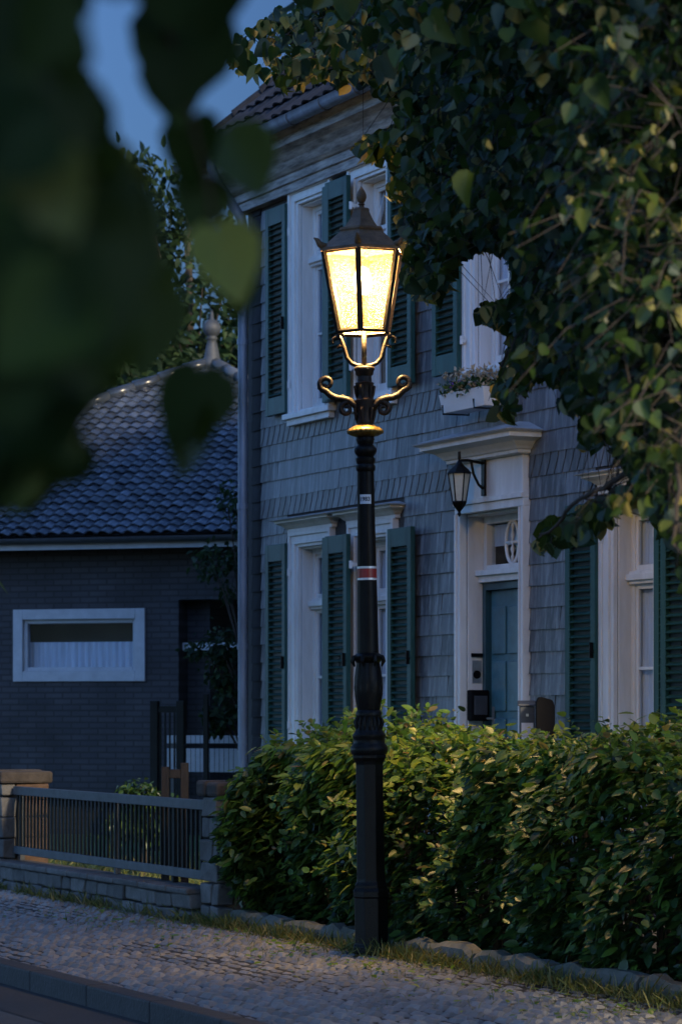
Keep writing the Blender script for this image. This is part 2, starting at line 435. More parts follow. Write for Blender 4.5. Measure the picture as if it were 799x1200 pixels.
# ------------------------------------------------------------------ SLATE HOUSE
HL,HD=10.52,9.0
house=empty('slate_house','grey slate-clad house with white window frames, green shutters and a teal front door','house')
WW=.97
pair=[1.12,2.465,7.085,8.43]
LZ0,LZ1=1.14,3.27       # lower casing
UZ0,UZ1=4.40,6.53
W3=4.775
DS0,DS1,DZ1=4.655,5.88,3.66
casings=[(s,s+WW,LZ0,LZ1) for s in pair]+[(s,s+WW,UZ0,UZ1) for s in pair+[W3]]+[(DS0,DS1,.3,DZ1)]
openings=[(s+.19,s+WW-.19,z0+.03,z1-.15) for (s,e,z0,z1) in casings[:-1]]+[(DS0+.095,DS1-.095,.45,3.22)]
# wall with real openings
def wall_boxes(b,s0,s1,z0,z1,ops,n0,n1):
    xs=sorted({s0,s1,*[o[0] for o in ops],*[o[1] for o in ops]})
    for a,e in zip(xs,xs[1:]):
        m=(a+e)/2; cur=z0
        for o in sorted([o for o in ops if o[0]<m<o[1]],key=lambda o:o[2]):
            if o[2]>cur: b.bn(a,e,n0,n1,cur,o[2])
            cur=o[3]
        if z1>cur: b.bn(a,e,n0,n1,cur,z1)
b=MB(); wall_boxes(b,0,HL,-.1,6.9,openings,-.35,-.004)
b.bn(0,.3,-HD,-.352,-.1,6.9); b.bn(HL-.3,HL,-HD,-.352,-.1,6.9); b.bn(.3,HL-.3,-HD,-HD+.3,-.1,6.9)
b.bn(.3,HL-.3,-HD+.3,-.352,3.45,3.7); b.bn(.3,HL-.3,-HD+.3,-.352,6.85,6.9)
b.build('wall',M['plaster'],house)
# slates
H=.1762; ZA=3.455
sl=MB(); bd={0:MB(),4:MB()}
def slate(mb,pts,zt,h,t0=.004,t1=.016,th=.009,side=0,s_ref=0,w=1):
    f=lambda s,z: t0+(zt-z)/h*(t1-t0)+side*(s-s_ref)/w
    k=len(pts)
    vs=[(s,-f(s,z),z) for s,z in pts]+[(s,-(f(s,z)-th),z) for s,z in pts]
    fs=[tuple(range(k)),tuple(reversed(range(k,2*k)))]+[(i,i+k,(i+1)%k+k,(i+1)%k) for i in range(k)]
    mb.add(vs,fs)
def gaps(z0,z1):
    iv=[(.36,HL)]
    for (a,e,c,d) in casings+[(pair[0]-.13,pair[1]+WW+.13,LZ1-.01,LZ1+.14),(pair[2]-.13,pair[3]+WW+.13,LZ1-.01,LZ1+.14)]:
        if z1>c+.01 and z0<d-.01:
            ni=[]
            for (p,q) in iv:
                if e<=p or a>=q: ni.append((p,q)); continue
                if a>p+.02: ni.append((p,a))
                if e<q-.02: ni.append((e,q))
            iv=ni
    return iv
k0=-18
for k in range(k0,18):
    z0=ZA+k*H; z1=z0+H
    if z1>6.6: break
    isband = k in (0,4)
    for (p,q) in gaps(z0,z1):
        if isband:
            s=p-.09
            while s<q+.02:
                w=rnd.uniform(.115,.14)
                def edge(s_,): return [(s_+.0,z0-.006),(s_+.022,z0+H*.25),(s_+.05,z0+H*.6),(s_+.07,z1+.015)]
                L_=edge(s); R_=edge(s+w-.011)
                pts=L_[::1]; pts=[(x,z) for x,z in edge(s+w+.02)][::1]
                poly=[L_[0],R_[0],R_[1],R_[2],R_[3],L_[3],L_[2],L_[1]]
                poly=[(min(max(x,p),q),z) for x,z in poly]
                if poly[1][0]-poly[0][0]>.02 or poly[4][0]-poly[5][0]>.02:
                    slate(bd[k],poly,z1,H,.006,.014,.009,side=.004,s_ref=s,w=w)
                s+=w
        else:
            s=p; notch = q<HL-.1
            while s<q-.001:
                w=rnd.uniform(.15,.27)
                if q-s-w<.14: w=q-s
                lean=rnd.uniform(.0,.03); lo=rnd.uniform(-.0018,.0018)
                e=s+w
                d1=rnd.uniform(-.0025,.0025)
                if e>=q-.002 and notch:
                    pts=[(s,z0-.005+lo),(e-.075,z0-.005+lo),(e-.06,z0+.02),(e-.006,z0+H*.55),(e-.002,z1+.012),(s+lean,z1+.012)]
                    slate(sl,pts,z1,H,.004+d1,.017+d1)
                    slate(sl,[(e-.058,z0-.004),(e-.002,z0-.004),(e-.002,z0+H*.52)],z1,H,.002,.014)
                else:
                    pts=[(s,z0-.005+lo),(e-.006,z0-.005+lo),(e-.001,z0+.006),(e+lean*.6,z1+.012),(s+lean*.6,z1+.012)]
                    slate(sl,pts,z1,H,.004+d1,.016+d1)
                s=e
sl.build('slate_cladding',M['slate'],house)
for q in bd.values(): q.build('slanted_slate_band',M['slate_dark'],house)
b=MB()
for k in range(0,38):
    z0=.1+k*H
    slate(b,[(.12,z0-.004),(.35,z0-.004),(.35,z0+H+.01),(.12,z0+H+.01)],z0+H,H,.0,.014)
b.build('shaded_corner_slates',M['tile'],house)  # dark tone also stands in for the downpipe's shadow
b=MB(); b.bn(-.01,HL+.01,-.02,.06,-.1,.45)
b.build('plinth',M['stone'],house)

# cornice, gutter, roof
prof=[(.0,6.50),(.09,6.50),(.09,6.585),(.115,6.59),(.115,6.665),(.14,6.675),(.17,6.70),(.205,6.76),(.27,6.815),(.335,6.84),(.36,6.845),(.36,6.93),(.38,6.94),(.40,6.965),(.40,7.0),(0,7.0)]
b=MB(); b.sweep_rect(0,HL,-HD,0,prof,cap=False); b.build('cornice',M['white_worn'],house,bevel=.004)
EO,EZ=.50,7.02
b=MB()
gp=[]
for i in range(9):
    a=math.pi*i/8; gp.append((EO+.0-.07*math.cos(a),EZ-.005-.085*math.sin(a)))
gp2=gp+[(EO+.078,EZ+.004),(EO+.062,EZ+.004)]+[(o-(.008 if o>EO else -.008),z+.006) for o,z in reversed(gp[1:-1])]
b.sweep_rect(0,HL,-HD,0,gp2,cap=False)
gut=b.build('gutter',M['zinc'],house,smooth=True,angle=35)
s=.1
while s<HL:
    b=MB()
    pts=[(s,-(EO+.0-.078*math.cos(math.pi*i/8)),EZ-.005-.092*math.sin(math.pi*i/8)) for i in range(9)]
    pts=[(s,-.39,EZ-.02)]+pts
    b.tube(pts,.006,6); s+=.72
    b.build('gutter_bracket',M['greybox'],gut)
b=MB(); px_=.185; pn=.13
b.tube([(px_+.1,-(EO),EZ-.08),(px_+.1,-(EO),EZ-.16),(px_+.05,-.42,EZ-.28),(px_,-(pn+.02),6.42),(px_,-pn,6.3),(px_,-pn,.0)],.05,14)
dp=b.build('downpipe',M['zinc'],house,smooth=True,angle=50)
for z in (5.2,3.58,2.2,.9):
    b=MB(); b.lathe([(.050,-.03),(.058,-.03),(.058,.03),(.050,.03)],16,(px_,-pn,z)); b.build('pipe_collar',M['zinc'],dp)
# hip roof with pantiles on the street slope
KP=1.02
e0,e1=-EO+.02,HL+EO-.02; nf=EO-.02; nb=-HD-EO+.02
half=(nf-nb)/2; rz=EZ+.04+half*KP; nm=(nf+nb)/2
b=MB(); zE=EZ+.02
b.add([(e0,-nf,zE),(e1,-nf,zE),(e1,-nb,zE),(e0,-nb,zE),(e0+half,-nm,rz-.03),(e1-half,-nm,rz-.03)],[(0,1,5,4),(1,2,5),(2,3,4,5),(3,0,4),(3,2,1,0)])
roof=b.build('roof',M['tile'],house)
def pantiles(mb,P0,U,W,width,length,tw,tl,inside,thick=.018,amp=.028):
    """P0 origin at the eave, U along the eave, W up the slope; curved tiles in overlapping courses"""
    N=U.cross(W).normalized()
    if N.z<0: N=-N
    rows=int(length/tl)
    for r in range(rows):
        c0=0
        for c in range(int(width/tw)+1):
            u0=c*tw; 
            if not inside(u0+tw/2,(r+.5)*tl): continue
            jl=rnd.uniform(-.005,.007)
            vs=[];S=6
            for a,(v,h) in enumerate([(r*tl-.02,thick+.022),((r+1)*tl+.03,.004)]):
                for i in range(S+1):
                    t=i/S; hh=h+amp*(.5+.5*math.cos(2*math.pi*(t-.3)))+jl
                    vs.append(P0+U*(u0+t*tw*1.06)+W*v+N*hh)
            for i in range(S+1):
                vs.append(vs[i]-N*thick)
            fs=[(i,i+1,S+2+i,S+1+i) for i in range(S)]+[(2*S+2+i,2*S+3+i,i+1,i) for i in range(S)]
            mb.add(vs,fs)
b=MB()
Wd=Vector((0,1,KP)).normalized(); sl_len=half*math.sqrt(1+KP*KP)
pantiles(b,Vector((e0,-nf,zE+.01)),Vector((1,0,0)),Wd,e1-e0,sl_len,.23,.30,
   lambda u,v: (v/math.sqrt(1+KP*KP))<u<(e1-e0)-(v/math.sqrt(1+KP*KP)))
b.build('roof_tiles',M['tile'],roof,smooth=True,angle=50)
for A_,B_ in ((Vector((e0,-nf,zE+.03)),Vector((e0+half,-nm,rz+.02))),(Vector((e1,-nf,zE+.03)),Vector((e1-half,-nm,rz+.02)))):
    b=MB(); hv=[A_.lerp(B_,t/24) for t in range(25)]
    for a,c in zip(hv,hv[1:]): b.tube([a-(c-a)*.1,a+(c-a)*.5,c],[.085,.075,.062],8)
    b.build('hip_tiles',M['tile'],roof,smooth=True,angle=50)

# windows: local origin at the lower left corner of the casing on the wall face
def make_window(hood):
    h=2.13; o0,o1=.19,WW-.19; oz0,oz1=.03,h-.15
    b=MB()
    def ring(w0,w1,t0,t1,n0,n1):
        b.bn(w0,w1,n0,n1,0,h-t0); b.bn(WW-w1,WW-w0,n0,n1,0,h-t0); b.bn(w1,WW-w1,n0,n1,h-t1,h-t0)
    ring(0,.045,0,.04,-.003,.062); ring(.045,.115,.04,.095,-.003,.046); ring(.115,.145,.095,.12,-.003,.056); ring(.145,.19,.12,.15,-.003,.036)
    b.bn(.185,.205,-.20,-.005,oz0,oz1+.001); b.bn(WW-.205,WW-.185,-.20,-.005,oz0,oz1+.001)
    b.bn(.205,WW-.205,-.20,-.005,oz1-.018,oz1)
    win=b.build('window',M['white'],None,bevel=.004)
    b=MB(); b.bn(.206,WW-.206,-.2,.02,-.02,.03); b.bn(-.05,WW+.05,-.003,.10,-.055,-.001); b.bn(.0,WW,-.003,.07,-.115,-.056)
    b.build('sill',M['white'],win,bevel=.006)
    a0,a1=.206,WW-.206; z0,z1=.031,oz1-.019; zt=z0+(z1-z0)*.73
    b=MB()
    b.bn(a0,a0+.05,-.17,-.11,z0,z1); b.bn(a1-.05,a1,-.17,-.11,z0,z1)
    b.bn(a0+.05,a1-.05,-.17,-.11,z0,z0+.06); b.bn(a0+.05,a1-.05,-.17,-.11,z1-.05,z1)
    b.bn(a0-.0,a1,-.108,-.085,zt-.05,zt+.05); b.bn(a0,a1,-.084,-.06,zt-.022,zt+.026); b.bn(a0+.05,a1-.05,-.17,-.109,zt-.055,zt+.055)
    # casements inside the fixed frame
    for (c0,c1) in ((z0+.06,zt-.055),(zt+.055,z1-.05)):
        b.bn(a0+.05,a0+.085,-.155,-.125,c0,c1); b.bn(a1-.085,a1-.05,-.155,-.125,c0,c1)
        b.bn(a0+.085,a1-.085,-.155,-.125,c0,c0+.04); b.bn(a0+.085,a1-.085,-.155,-.125,c1-.035,c1)
    zb=z0+.06+(zt-z0-.1)*.5
    b.bn(a0+.085,a1-.085,-.152,-.128,zb-.012,zb+.012)
    sash=b.build('sash',M['white'],win,bevel=.004)
    b=MB(); b.bn(a0+.08,a1-.08,-.143,-.139,z0+.09,zt-.09); b.bn(a0+.08,a1-.08,-.143,-.139,zt+.09,z1-.08)
    b.build('pane',M['glass'],sash)
    b=MB(); vs=[];fs=[];K=40
    for i in range(K+1):
        s=a0-.02+(a1-a0+.04)*i/K; d=.178+.010*math.sin(i*1.9)+.006*math.sin(i*.7)
        vs += [(s,d,z0-.02),(s,d,z1+.02)]
    fs=[(2*i,2*i+2,2*i+3,2*i+1) for i in range(K)]
    b.add(vs,fs); b.build('curtain',M['curtain'],win,smooth=True)
    if hood:
        b=MB(); b.hood(-.02,WW+.02,.04,[(0,h-.002),(.012,h),(.012,h+.03),(.028,h+.04),(.05,h+.062),(.09,h+.082),(.105,h+.086),(.105,h+.105),(.135,h+.109)])
        hd=b.build('window_hood',M['white'],win,bevel=.003)
        b=MB(); b.hood(-.02,WW+.02,.04,[(.14,h+.1095),(.145,h+.118),(0,h+.15)]); b.build('lead_cover',M['lead'],hd)
    return win
lowW=make_window(True); upW=make_window(False)
wl=[]; 
for i,s in enumerate(pair):
    w=lowW if i==0 else copy_tree(lowW); w.parent=house; w.location=(s,0,LZ0); wl.append(w)
wu=[]
for i,s in enumerate(pair+[W3]):
    w=upW if i==0 else copy_tree(upW); w.parent=house; w.location=(s,0,UZ0); wu.append(w)
# the second upper window: a sash tilted open in front of a brown curtain
w2=wu[1]
for c in [c for c in bpy.data.objects if c.parent==w2]:
    if c.name.startswith('curtain'):
        c.data=c.data.copy(); c.data.materials.clear(); c.data.materials.append(M['curtain_warm']); c['label']='brown curtain'
b=MB(); Mt=Matrix.Translation((0.27,.09,1.50))@Matrix.Rotation(R(-16),4,'X')
for (x0,x1,z0_,z1_) in ((0,.045,0,.44),(.39,.435,0,.44),(.045,.39,0,.045),(.045,.39,.395,.44)):
    b.box(x0,x1,-.02,.02,z0_,z1_,Mt)
b.build('tilted_sash',M['white'],w2,bevel=.004)

# shutters: local origin at the lower hinge-side corner; x from hinge
def make_shutter(h=2.0,w=.475,pitch=.0595):
    b=MB(); t=.045; st=.075; tr=.165; br=.17
    b.bn(0,st,0,t,0,h); b.bn(w-st,w,0,t,0,h); b.bn(st,w-st,.001,t-.001,h-tr,h-.001); b.bn(st,w-st,.001,t-.001,.001,br)
    sh=b.build('shutter',M['shutter'],None,bevel=.004)
    b=MB(); z=br+.03
    while z<h-tr-.02:
        Mt=Matrix.Translation((0,-t*.5,z))@Matrix.Rotation(R(27),4,'X')
        b.box(st-.012,w-st+.012,-.026,.022,-.0045,.0045,Mt); z+=pitch
    b.build('louvres',M['shutter'],sh)
    b=MB(); b.bn(st-.003,w-st+.003,.003,.009,br-.003,h-tr+.003); b.build('shade_board',M['shutter_dark'],sh)  # dark sheet added in place of the shade between the slats
    b=MB(); b.box(w*.9,w*.97,-.062,-.045,h*.42,h*.43); b.box(w*.925,w*.945,-.075,-.045,h*.40,h*.46)
    b.build('catch',M['iron'],sh)
    return sh
proto=make_shutter()
def place_shutter(s,n,z,hinge_side=1):
    o=copy_tree(proto)
    o.parent=house; o.location=(s,-n,z)
    hx=.475 if hinge_side>0 else 0
    d=1 if hinge_side>0 else -1
    for zz in (.26,1.72):
        b=MB()
        b.box(min(hx-.02*d,hx+.06*d),max(hx-.02*d,hx+.06*d),-.012,.012,zz-.022,zz+.022)
        b.box(min(hx+.02*d,hx+.06*d),max(hx+.02*d,hx+.06*d),.012,n-.05,zz-.014,zz+.014)
        b.lathe([(.016,-.035),(.016,.035)],10,(hx+.03*d,-.014,zz))
        b.build('hinge',M['white'],o)
    return o
for z in (LZ0+.03,UZ0+.02):
    for k,(a,c) in enumerate(((pair[0],pair[1]),(pair[2],pair[3]))):
        place_shutter(a-.475,.045,z)
        place_shutter(a+WW-.06,.066,z,hinge_side=-1)
        place_shutter(c-.24,.125,z)
        place_shutter(c+WW-.01,.065,z,hinge_side=-1)
place_shutter(W3-.475+.01,.065,UZ0+.02); place_shutter(W3+WW-.01,.065,UZ0+.02,hinge_side=-1)
for q in [c for c in bpy.data.objects if c.parent==proto]: bpy.data.objects.remove(q)
bpy.data.objects.remove(proto)

# door
b=MB()
for (w0,w1,n1) in ((0,.03,.072),(.03,.075,.055),(.075,.095,.066)):
    b.bn(DS0+w0,DS0+w1,-.003,n1,.45,3.221); b.bn(DS1-w1,DS1-w0,-.003,n1,.45,3.221)
b.bn(DS0,DS1,-.003,.065,3.221,3.29); b.bn(DS0-.0,DS1,-.003,.085,3.291,3.33); b.bn(DS0+.02,DS1-.02,-.003,.06,3.331,3.64)
b.bn(DS0-.02,DS1+.02,-.003,.1,3.641,3.68)
b.bn(DS0+.09,DS0+.11,-.26,-.006,.45,3.22); b.bn(DS1-.11,DS1-.09,-.26,-.006,.45,3.22); b.bn(DS0+.11,DS1-.11,-.26,-.006,3.20,3.22)
b.build('door_surround',M['white'],house,bevel=.005)
b=MB(); b.hood(DS0+.0,DS1-.0,.10,[(0,3.645),(.03,3.647),(.03,3.675),(.05,3.68),(.065,3.70),(.105,3.735),(.17,3.755),(.20,3.76),(.20,3.795),(.235,3.805)])
dh=b.build('door_hood',M['white'],house,bevel=.004)
b=MB(); b.hood(DS0,DS1,.10,[(.24,3.806),(.248,3.818),(.0,3.90)]); b.build('lead_cover',M['lead'],dh)
a0,a1=DS0+.111,DS1-.111
b=MB(); b.bn(a0,a0+.055,-.24,-.14,.46,2.64); b.bn(a1-.055,a1,-.24,-.14,.46,2.64); b.bn(a0+.055,a1-.055,-.24,-.14,2.58,2.64)
b.build('door_frame',M['door_dark'],house,bevel=.004)
b=MB(); b.bn(a0+.056,a1-.056,-.24,-.195,.46,2.578)
for zc in ((.52,1.0),(1.06,1.50),(1.56,1.98),(2.04,2.44)):
    wd=(a1-a0-.112-.16)/3
    for i in range(3):
        x=a0+.096+i*(wd+.04); b.bn(x,x+wd,-.196,-.178,*zc)
door=b.build('door',M['door'],house,bevel=.008)
b=MB(); b.bn(a0+.12,a0+.15,-.178,-.17,1.35,1.6); b.tube([(a0+.135,.17,1.5),(a0+.135,.12,1.5),(a0+.24,.115,1.5)],.009,8); b.build('handle',M['steel'],door)
b=MB(); b.bn(a0,a1,-.24,-.10,2.645,2.70); b.bn(a0,a1,-.24,-.07,2.701,2.745); b.bn(a0,a0+.06,-.24,-.15,2.75,3.2); b.bn(a1-.06,a1,-.24,-.15,2.75,3.2); b.bn(a0+.06,a1-.06,-.24,-.15,3.14,3.2); b.bn(a0+.06,a1-.06,-.24,-.15,2.75,2.79)
tw=b.build('transom_window',M['white'],house,bevel=.004)
b=MB(); cx,cz=(a0+a1)/2,2.965
b.tube([(cx+.115*math.cos(t*2*math.pi/32),.165,cz+.175*math.sin(t*2*math.pi/32)) for t in range(33)],.016,8,False)
b.tube([(cx-.115,.165,cz),(cx+.115,.165,cz)],.014,8); 
pr=[(.010,-.17),(.016,-.12),(.008,-.10),(.02,-.06),(.008,-.02),(.02,0),(.008,.02),(.02,.06),(.008,.10),(.016,.12),(.010,.17)]
b.lathe(pr,10,(cx,.165,cz)); b.lathe(pr,10,(cx-.06,.165,cz)) if False else None
b.build('oval_lattice',M['white'],tw,smooth=True)
b=MB(); b.bn(a0+.05,a1-.05,-.205,-.200,2.78,3.15); b.build('pane',M['glass'],tw)
b=MB(); b.bn(a0+.065,a1-.065,-.225,-.222,2.95,3.13); b.build('net_blind',M['curtain'],tw)
b=MB(); b.bn(DS0-.25,DS1+.25,.061,.55,-.1,.30); b.bn(DS0-.25,DS1+.25,.551,.88,-.1,.15); b.bn(DS0+.1,DS1-.1,-.26,.3,.3,.45)
b.build('door_steps',M['stone'],house,bevel=.01)
b=MB(); b.box(DS0+.206,DS0+.212,.06,.20,2.0,2.5) if False else None
# bell panel in the door reveal (faces along the wall)
jx=DS0+.1102
b=MB(); b.box(jx,jx+.008,.045,.13,1.80,1.99)
bp_=b.build('bell_panel',M['steel'],house)
b=MB()
vs=[];K=20
for i in range(K): a=2*math.pi*i/K; vs.append((jx+.011,.0875+.036*math.cos(a),1.87+.036*math.sin(a)))
for i in range(K): a=2*math.pi*i/K; vs.append((jx+.006,.0875+.036*math.cos(a),1.87+.036*math.sin(a)))
b.add(vs,[tuple(range(K))]+[(i,(i+1)%K,(i+1)%K+K,i+K) for i in range(K)]); b.build('speaker_grille',M['blackplastic'],bp_)
b=MB(); b.box(jx,jx+.02,.035,.14,2.02,2.05); b.build('name_slot',M['blackplastic'],bp_)
#@@THINGS
# little letterbox on the door reveal
t=empty('wall_letterbox','small black wall letterbox with grey flap beside the teal door, under the round bell','letterbox',(jx,.08,1.48))
b=MB(); b.box(.0,.09,-.085,.085,0,.26); b.build('body',M['blackplastic'],t,bevel=.012)
b=MB(); b.box(.0901,.096,-.062,.062,.05,.21); b.build('flap',M['greybox'],t,bevel=.003)

# wall lantern on its bracket
t=empty('wall_lantern','unlit black wall lantern on a curved bracket over the front door','wall lantern',(5.205,-.0,3.345))
b=MB(); b.bn(-.03,.03,.064,.084,.0,.33)
pts=[(0,-.08,.27),(0,-.22,.29),(0,-.28,.285),(0,-.30,.262)]
b.tube(pts,.013,8); b.tube([(0,-.08,.06),(0,-.12,.09),(0,-.17,.18),(0,-.19,.285)],.012,8)
b.build('bracket',M['iron'],t,bevel=.003)
ln=Vector((0,-.30,0))
b=MB(); b.lathe([(.012,.36),(.014,.30),(.008,.29),(.02,.275),(.03,.255),(.045,.24),(.10,.19),(.108,.178),(.10,.175),(.085,.175)],8,ln)
b.build('cap',M['iron'],t)
b=MB(); b.lathe([(.088,.174),(.052,-.06)],6,ln); lp=b.build('lantern_glass',M['palepane'],t)
b=MB()
for i in range(6):
    a=2*math.pi*i/6
    b.tube([(.09*math.cos(a),-.30+.09*math.sin(a),.175),(.054*math.cos(a),-.30+.054*math.sin(a),-.06)],.006,5)
b.lathe([(.058,-.05),(.066,-.06),(.05,-.09),(.022,-.125),(.010,-.14),(.018,-.155),(.004,-.18)],8,ln)
b.build('cage',M['iron'],t)

# flower box under the upper middle window
t=empty('window_box','white window box of violet and straw coloured flowers below the upper middle window','flower box',(W3+.13,-.10,4.04))
b=MB()
L0=.80
def trough(b,x0,x1,y0,y1,z0,z1,ta):
    vs=[(x0+ta,y0+ta,z0),(x1-ta,y0+ta,z0),(x1-ta,y1-ta*.3,z0),(x0+ta,y1-ta*.3,z0),(x0,y0,z1),(x1,y0,z1),(x1,y1,z1),(x0,y1,z1),
        (x0+.02,y0+.02,z1),(x1-.02,y0+.02,z1),(x1-.02,y1-.02,z1),(x0+.02,y1-.02,z1),(x0+.03,y0+.03,z1-.03),(x1-.03,y0+.03,z1-.03),(x1-.03,y1-.03,z1-.03),(x0+.03,y1-.03,z1-.03)]
    f=[(3,2,1,0)]
    for i in range(4):
        k=(i+1)%4; f+=[(i,k,4+k,4+i),(4+i,4+k,8+k,8+i),(8+i,8+k,12+k,12+i)]
    f.append((12,13,14,15)); b.add(vs,f)
trough(b,0,L0,-.24,-.03,.0,.155,.025); b.build('planter',M['boxplastic'],t,bevel=.004)
for x in (.12,.68):
    b=MB(); b.tube([(x,-.0,.19),(x,-.02,-.012),(x,-.26,-.012),(x,-.265,.06)],.008,6); b.build('support',M['iron'],t)
def puffs(nleaf,seed,zr,size,xr=(.03,.78)):
    r=np.random.RandomState(seed); p=np.c_[r.uniform(*xr,nleaf),r.uniform(-.26,-.03,nleaf),r.uniform(*zr,nleaf)]
    return p,r.normal(size=(nleaf,3))+[0,0,.6],r.normal(size=(nleaf,3))+[0,-.3,1],r.uniform(*size,nleaf)
ob('foliage',leaf_mesh('foliage',M['hedge_leaf'],*puffs(330,3,(.12,.23),(.04,.07)),shape=ELLI),t)
for i,c in enumerate((.22,.50)): ob('violet_flowers',leaf_mesh('violet_flowers',M['flower_v'],*puffs(22,i,(.19,.26),(.025,.045),(c-.07,c+.07)),shape=SMAL),t)
for i,c in enumerate((.10,.36,.52,.70)): ob('straw_flowers',leaf_mesh('straw_flowers',M['flower_p'],*puffs(120,20+i,(.15,.33),(.03,.055),(c-.09,c+.09)),shape=SMAL),t)

# post box on a stand and black bin by the door
def face_cam_rot(): return math.atan2(CB,CA)-R(90)+R(90)
pb=pxw(617.5,900,22.6)
t=empty('letter_box','slim dark grey letter box with a white notice, in front of the teal door','letter box',(pb.x,pb.y,.0),yaw)
b=MB(); b.box(-.058,.058,-.05,.05,1.15,1.60); b.build('cabinet',M['greybox'],t,bevel=.006)
b=MB(); b.add([(-.072,-.07,1.601),(.072,-.07,1.601),(.072,.06,1.601),(-.072,.06,1.601),(-.072,-.07,1.615),(.072,-.07,1.615),(.072,.06,1.645),(-.072,.06,1.645)],[(3,2,1,0),(4,5,6,7),(0,1,5,4),(1,2,6,5),(2,3,7,6),(3,0,4,7)])
b.build('lid',M['greybox'],t,bevel=.004)
b=MB(); b.box(-.046,.046,-.056,-.0505,1.27,1.47); b.build('notice',M['paper'],t)
b=MB(); b.box(-.010,.010,-.056,-.0505,1.52,1.54); b.build('lock',M['steel'],t)
b=MB(); b.box(-.03,.03,-.03,.03,0.02,1.149); b.box(-.12,.12,-.10,.10,0,.02); b.build('stand',M['greybox'],t,bevel=.004)
pb=pxw(638.5,900,22.4)
t=empty('black_post','slim black post with a rounded top between the letter box and the green shutter','post',(pb.x,pb.y,.0),yaw)
b=MB(); prof_=[(-.070,0),(.070,0),(.074,1.55)]+[(.074-.03*(1-math.cos(a*R(15))),1.55+.10*math.sin(a*R(15))) for a in range(1,7)]+[(-.03,1.672),(-.055,1.665),(-.070,1.63)]
k_=len(prof_); b.add([(x,-.06,z) for x,z in prof_]+[(x,.06,z) for x,z in prof_],[tuple(range(k_)),tuple(reversed(range(k_,2*k_)))]+[(i,i+k_,(i+1)%k_+k_,(i+1)%k_) for i in range(k_)])
b.build('body',M['blackplastic'],t,bevel=.006)
b=MB(); b.box(-.11,.11,-.10,.10,-.01,.03); b.build('foot',M['greybox'],t,bevel=.005)

# ------------------------------------------------------------------ STREET LAMP
LX=pxw(436,1117,18.687)
lamp=empty('street_lamp','tall black and brown cast-iron street lamp with a glowing six-sided lantern','street lamp',(LX.x,LX.y,0))
yaw=math.atan2(CB,CA)                    # faces of the lantern seen as in the photograph
S=18.687/F                               # metres per pixel of the photograph at the lamp
def zp(y): return (1117-y)*S
def Lz(pr): return [(r*S,zp(y)) for r,y in pr]
# lean a little to the left as seen from the camera
fw=Vector((-CB,CA,0)); lamp.rotation_mode='QUATERNION'
lamp.rotation_quaternion=Matrix.Rotation(-R(.72),3,fw).to_quaternion()
O8=yaw+R(22.5)
b=MB(); b.lathe(Lz([(23,1117),(23,1108),(21,1106),(21,1052),(22.5,1050),(22.5,1044),(20,1040),(20,1037),(18,1033),(17.6,1030),(17,896),(18,892),(21,888),(21,884)]),8,(0,0,0),O8)
b.build('octagonal_base',M['iron'],lamp,bevel=.006)
b=MB(); b.lathe(Lz([(20.5,884),(22,880),(22,876),(20,873),(18.5,871),(18.5,866),(19.5,864),(19.5,861),(17,858),(15.5,855),(14,842),(15,839),(15.5,836),(14,833),(13,832)]),28)
b.build('base_mouldings',M['iron'],lamp,smooth=True,angle=38)
b=MB(); b.lathe(Lz([(12.6,833),(13.8,826),(15.6,815),(16.3,806),(15.8,795),(14.2,784),(13,777),(13,775)]),32,flute=.045)
for i in range(16):
    a=2*math.pi*i/16; r=14*S
    b.tube([(r*math.cos(a),r*math.sin(a),zp(856)),(1.18*r*math.cos(a),1.18*r*math.sin(a),zp(846)),(1.02*r*math.cos(a),1.02*r*math.sin(a),zp(840))],[.009,.011,.004],6)
b.build('fluted_vase',M['iron'],lamp,smooth=True,angle=60)
b=MB(); b.lathe(Lz([(13,777),(15,775),(17.6,772),(17.8,769),(15,767),(12.4,765)]),24)
for i in range(8):
    a=2*math.pi*i/8; r=15.5*S
    b.tube([(r*.8*math.cos(a),r*.8*math.sin(a),zp(768)),(1.15*r*math.cos(a),1.15*r*math.sin(a),zp(770)),(1.28*r*math.cos(a),1.28*r*math.sin(a),zp(775)),(1.1*r*math.cos(a),1.1*r*math.sin(a),zp(781))],[.012,.014,.012,.004],6)
b.build('leaf_crown',M['iron'],lamp,smooth=True,angle=50)
b=MB(); b.lathe(Lz([(12.2,768),(11.6,720),(11,680),(10.4,640),(9.8,600),(9.4,552)]),40,flute=.035)
b.build('fluted_shaft',M['iron'],lamp,smooth=True,angle=60)
b=MB(); b.lathe(Lz([(9.4,553),(11.2,551),(11.6,547),(10,544),(11.2,541),(11.4,537),(9.6,535),(12,532),(13.2,529),(13.2,526),(11,523),(9.2,521),(10,518),(10.8,515),(10,512),(9,510)]),28)
b.build('neck_rings',M['iron'],lamp,smooth=True,angle=38)
b=MB(); b.lathe(Lz([(10,512),(15,510.5),(20.2,508),(21,505.5),(19.5,503),(16,501),(12,499),(9,497.5),(8,496)]),48,flute=.04)
b.build('gilded_collar',M['gilt'],lamp,smooth=True,angle=60)
b=MB(); b.lathe(Lz([(9,498),(10,494),(9.2,491),(9,484),(9.6,478),(11,472),(11.4,469),(9.5,467),(8.4,463),(8.8,456),(10,452),(11.2,449),(8.4,447.5),(8,441),(10.2,439),(10.8,435),(12,433.5),(12,431),(11,430)]),28)
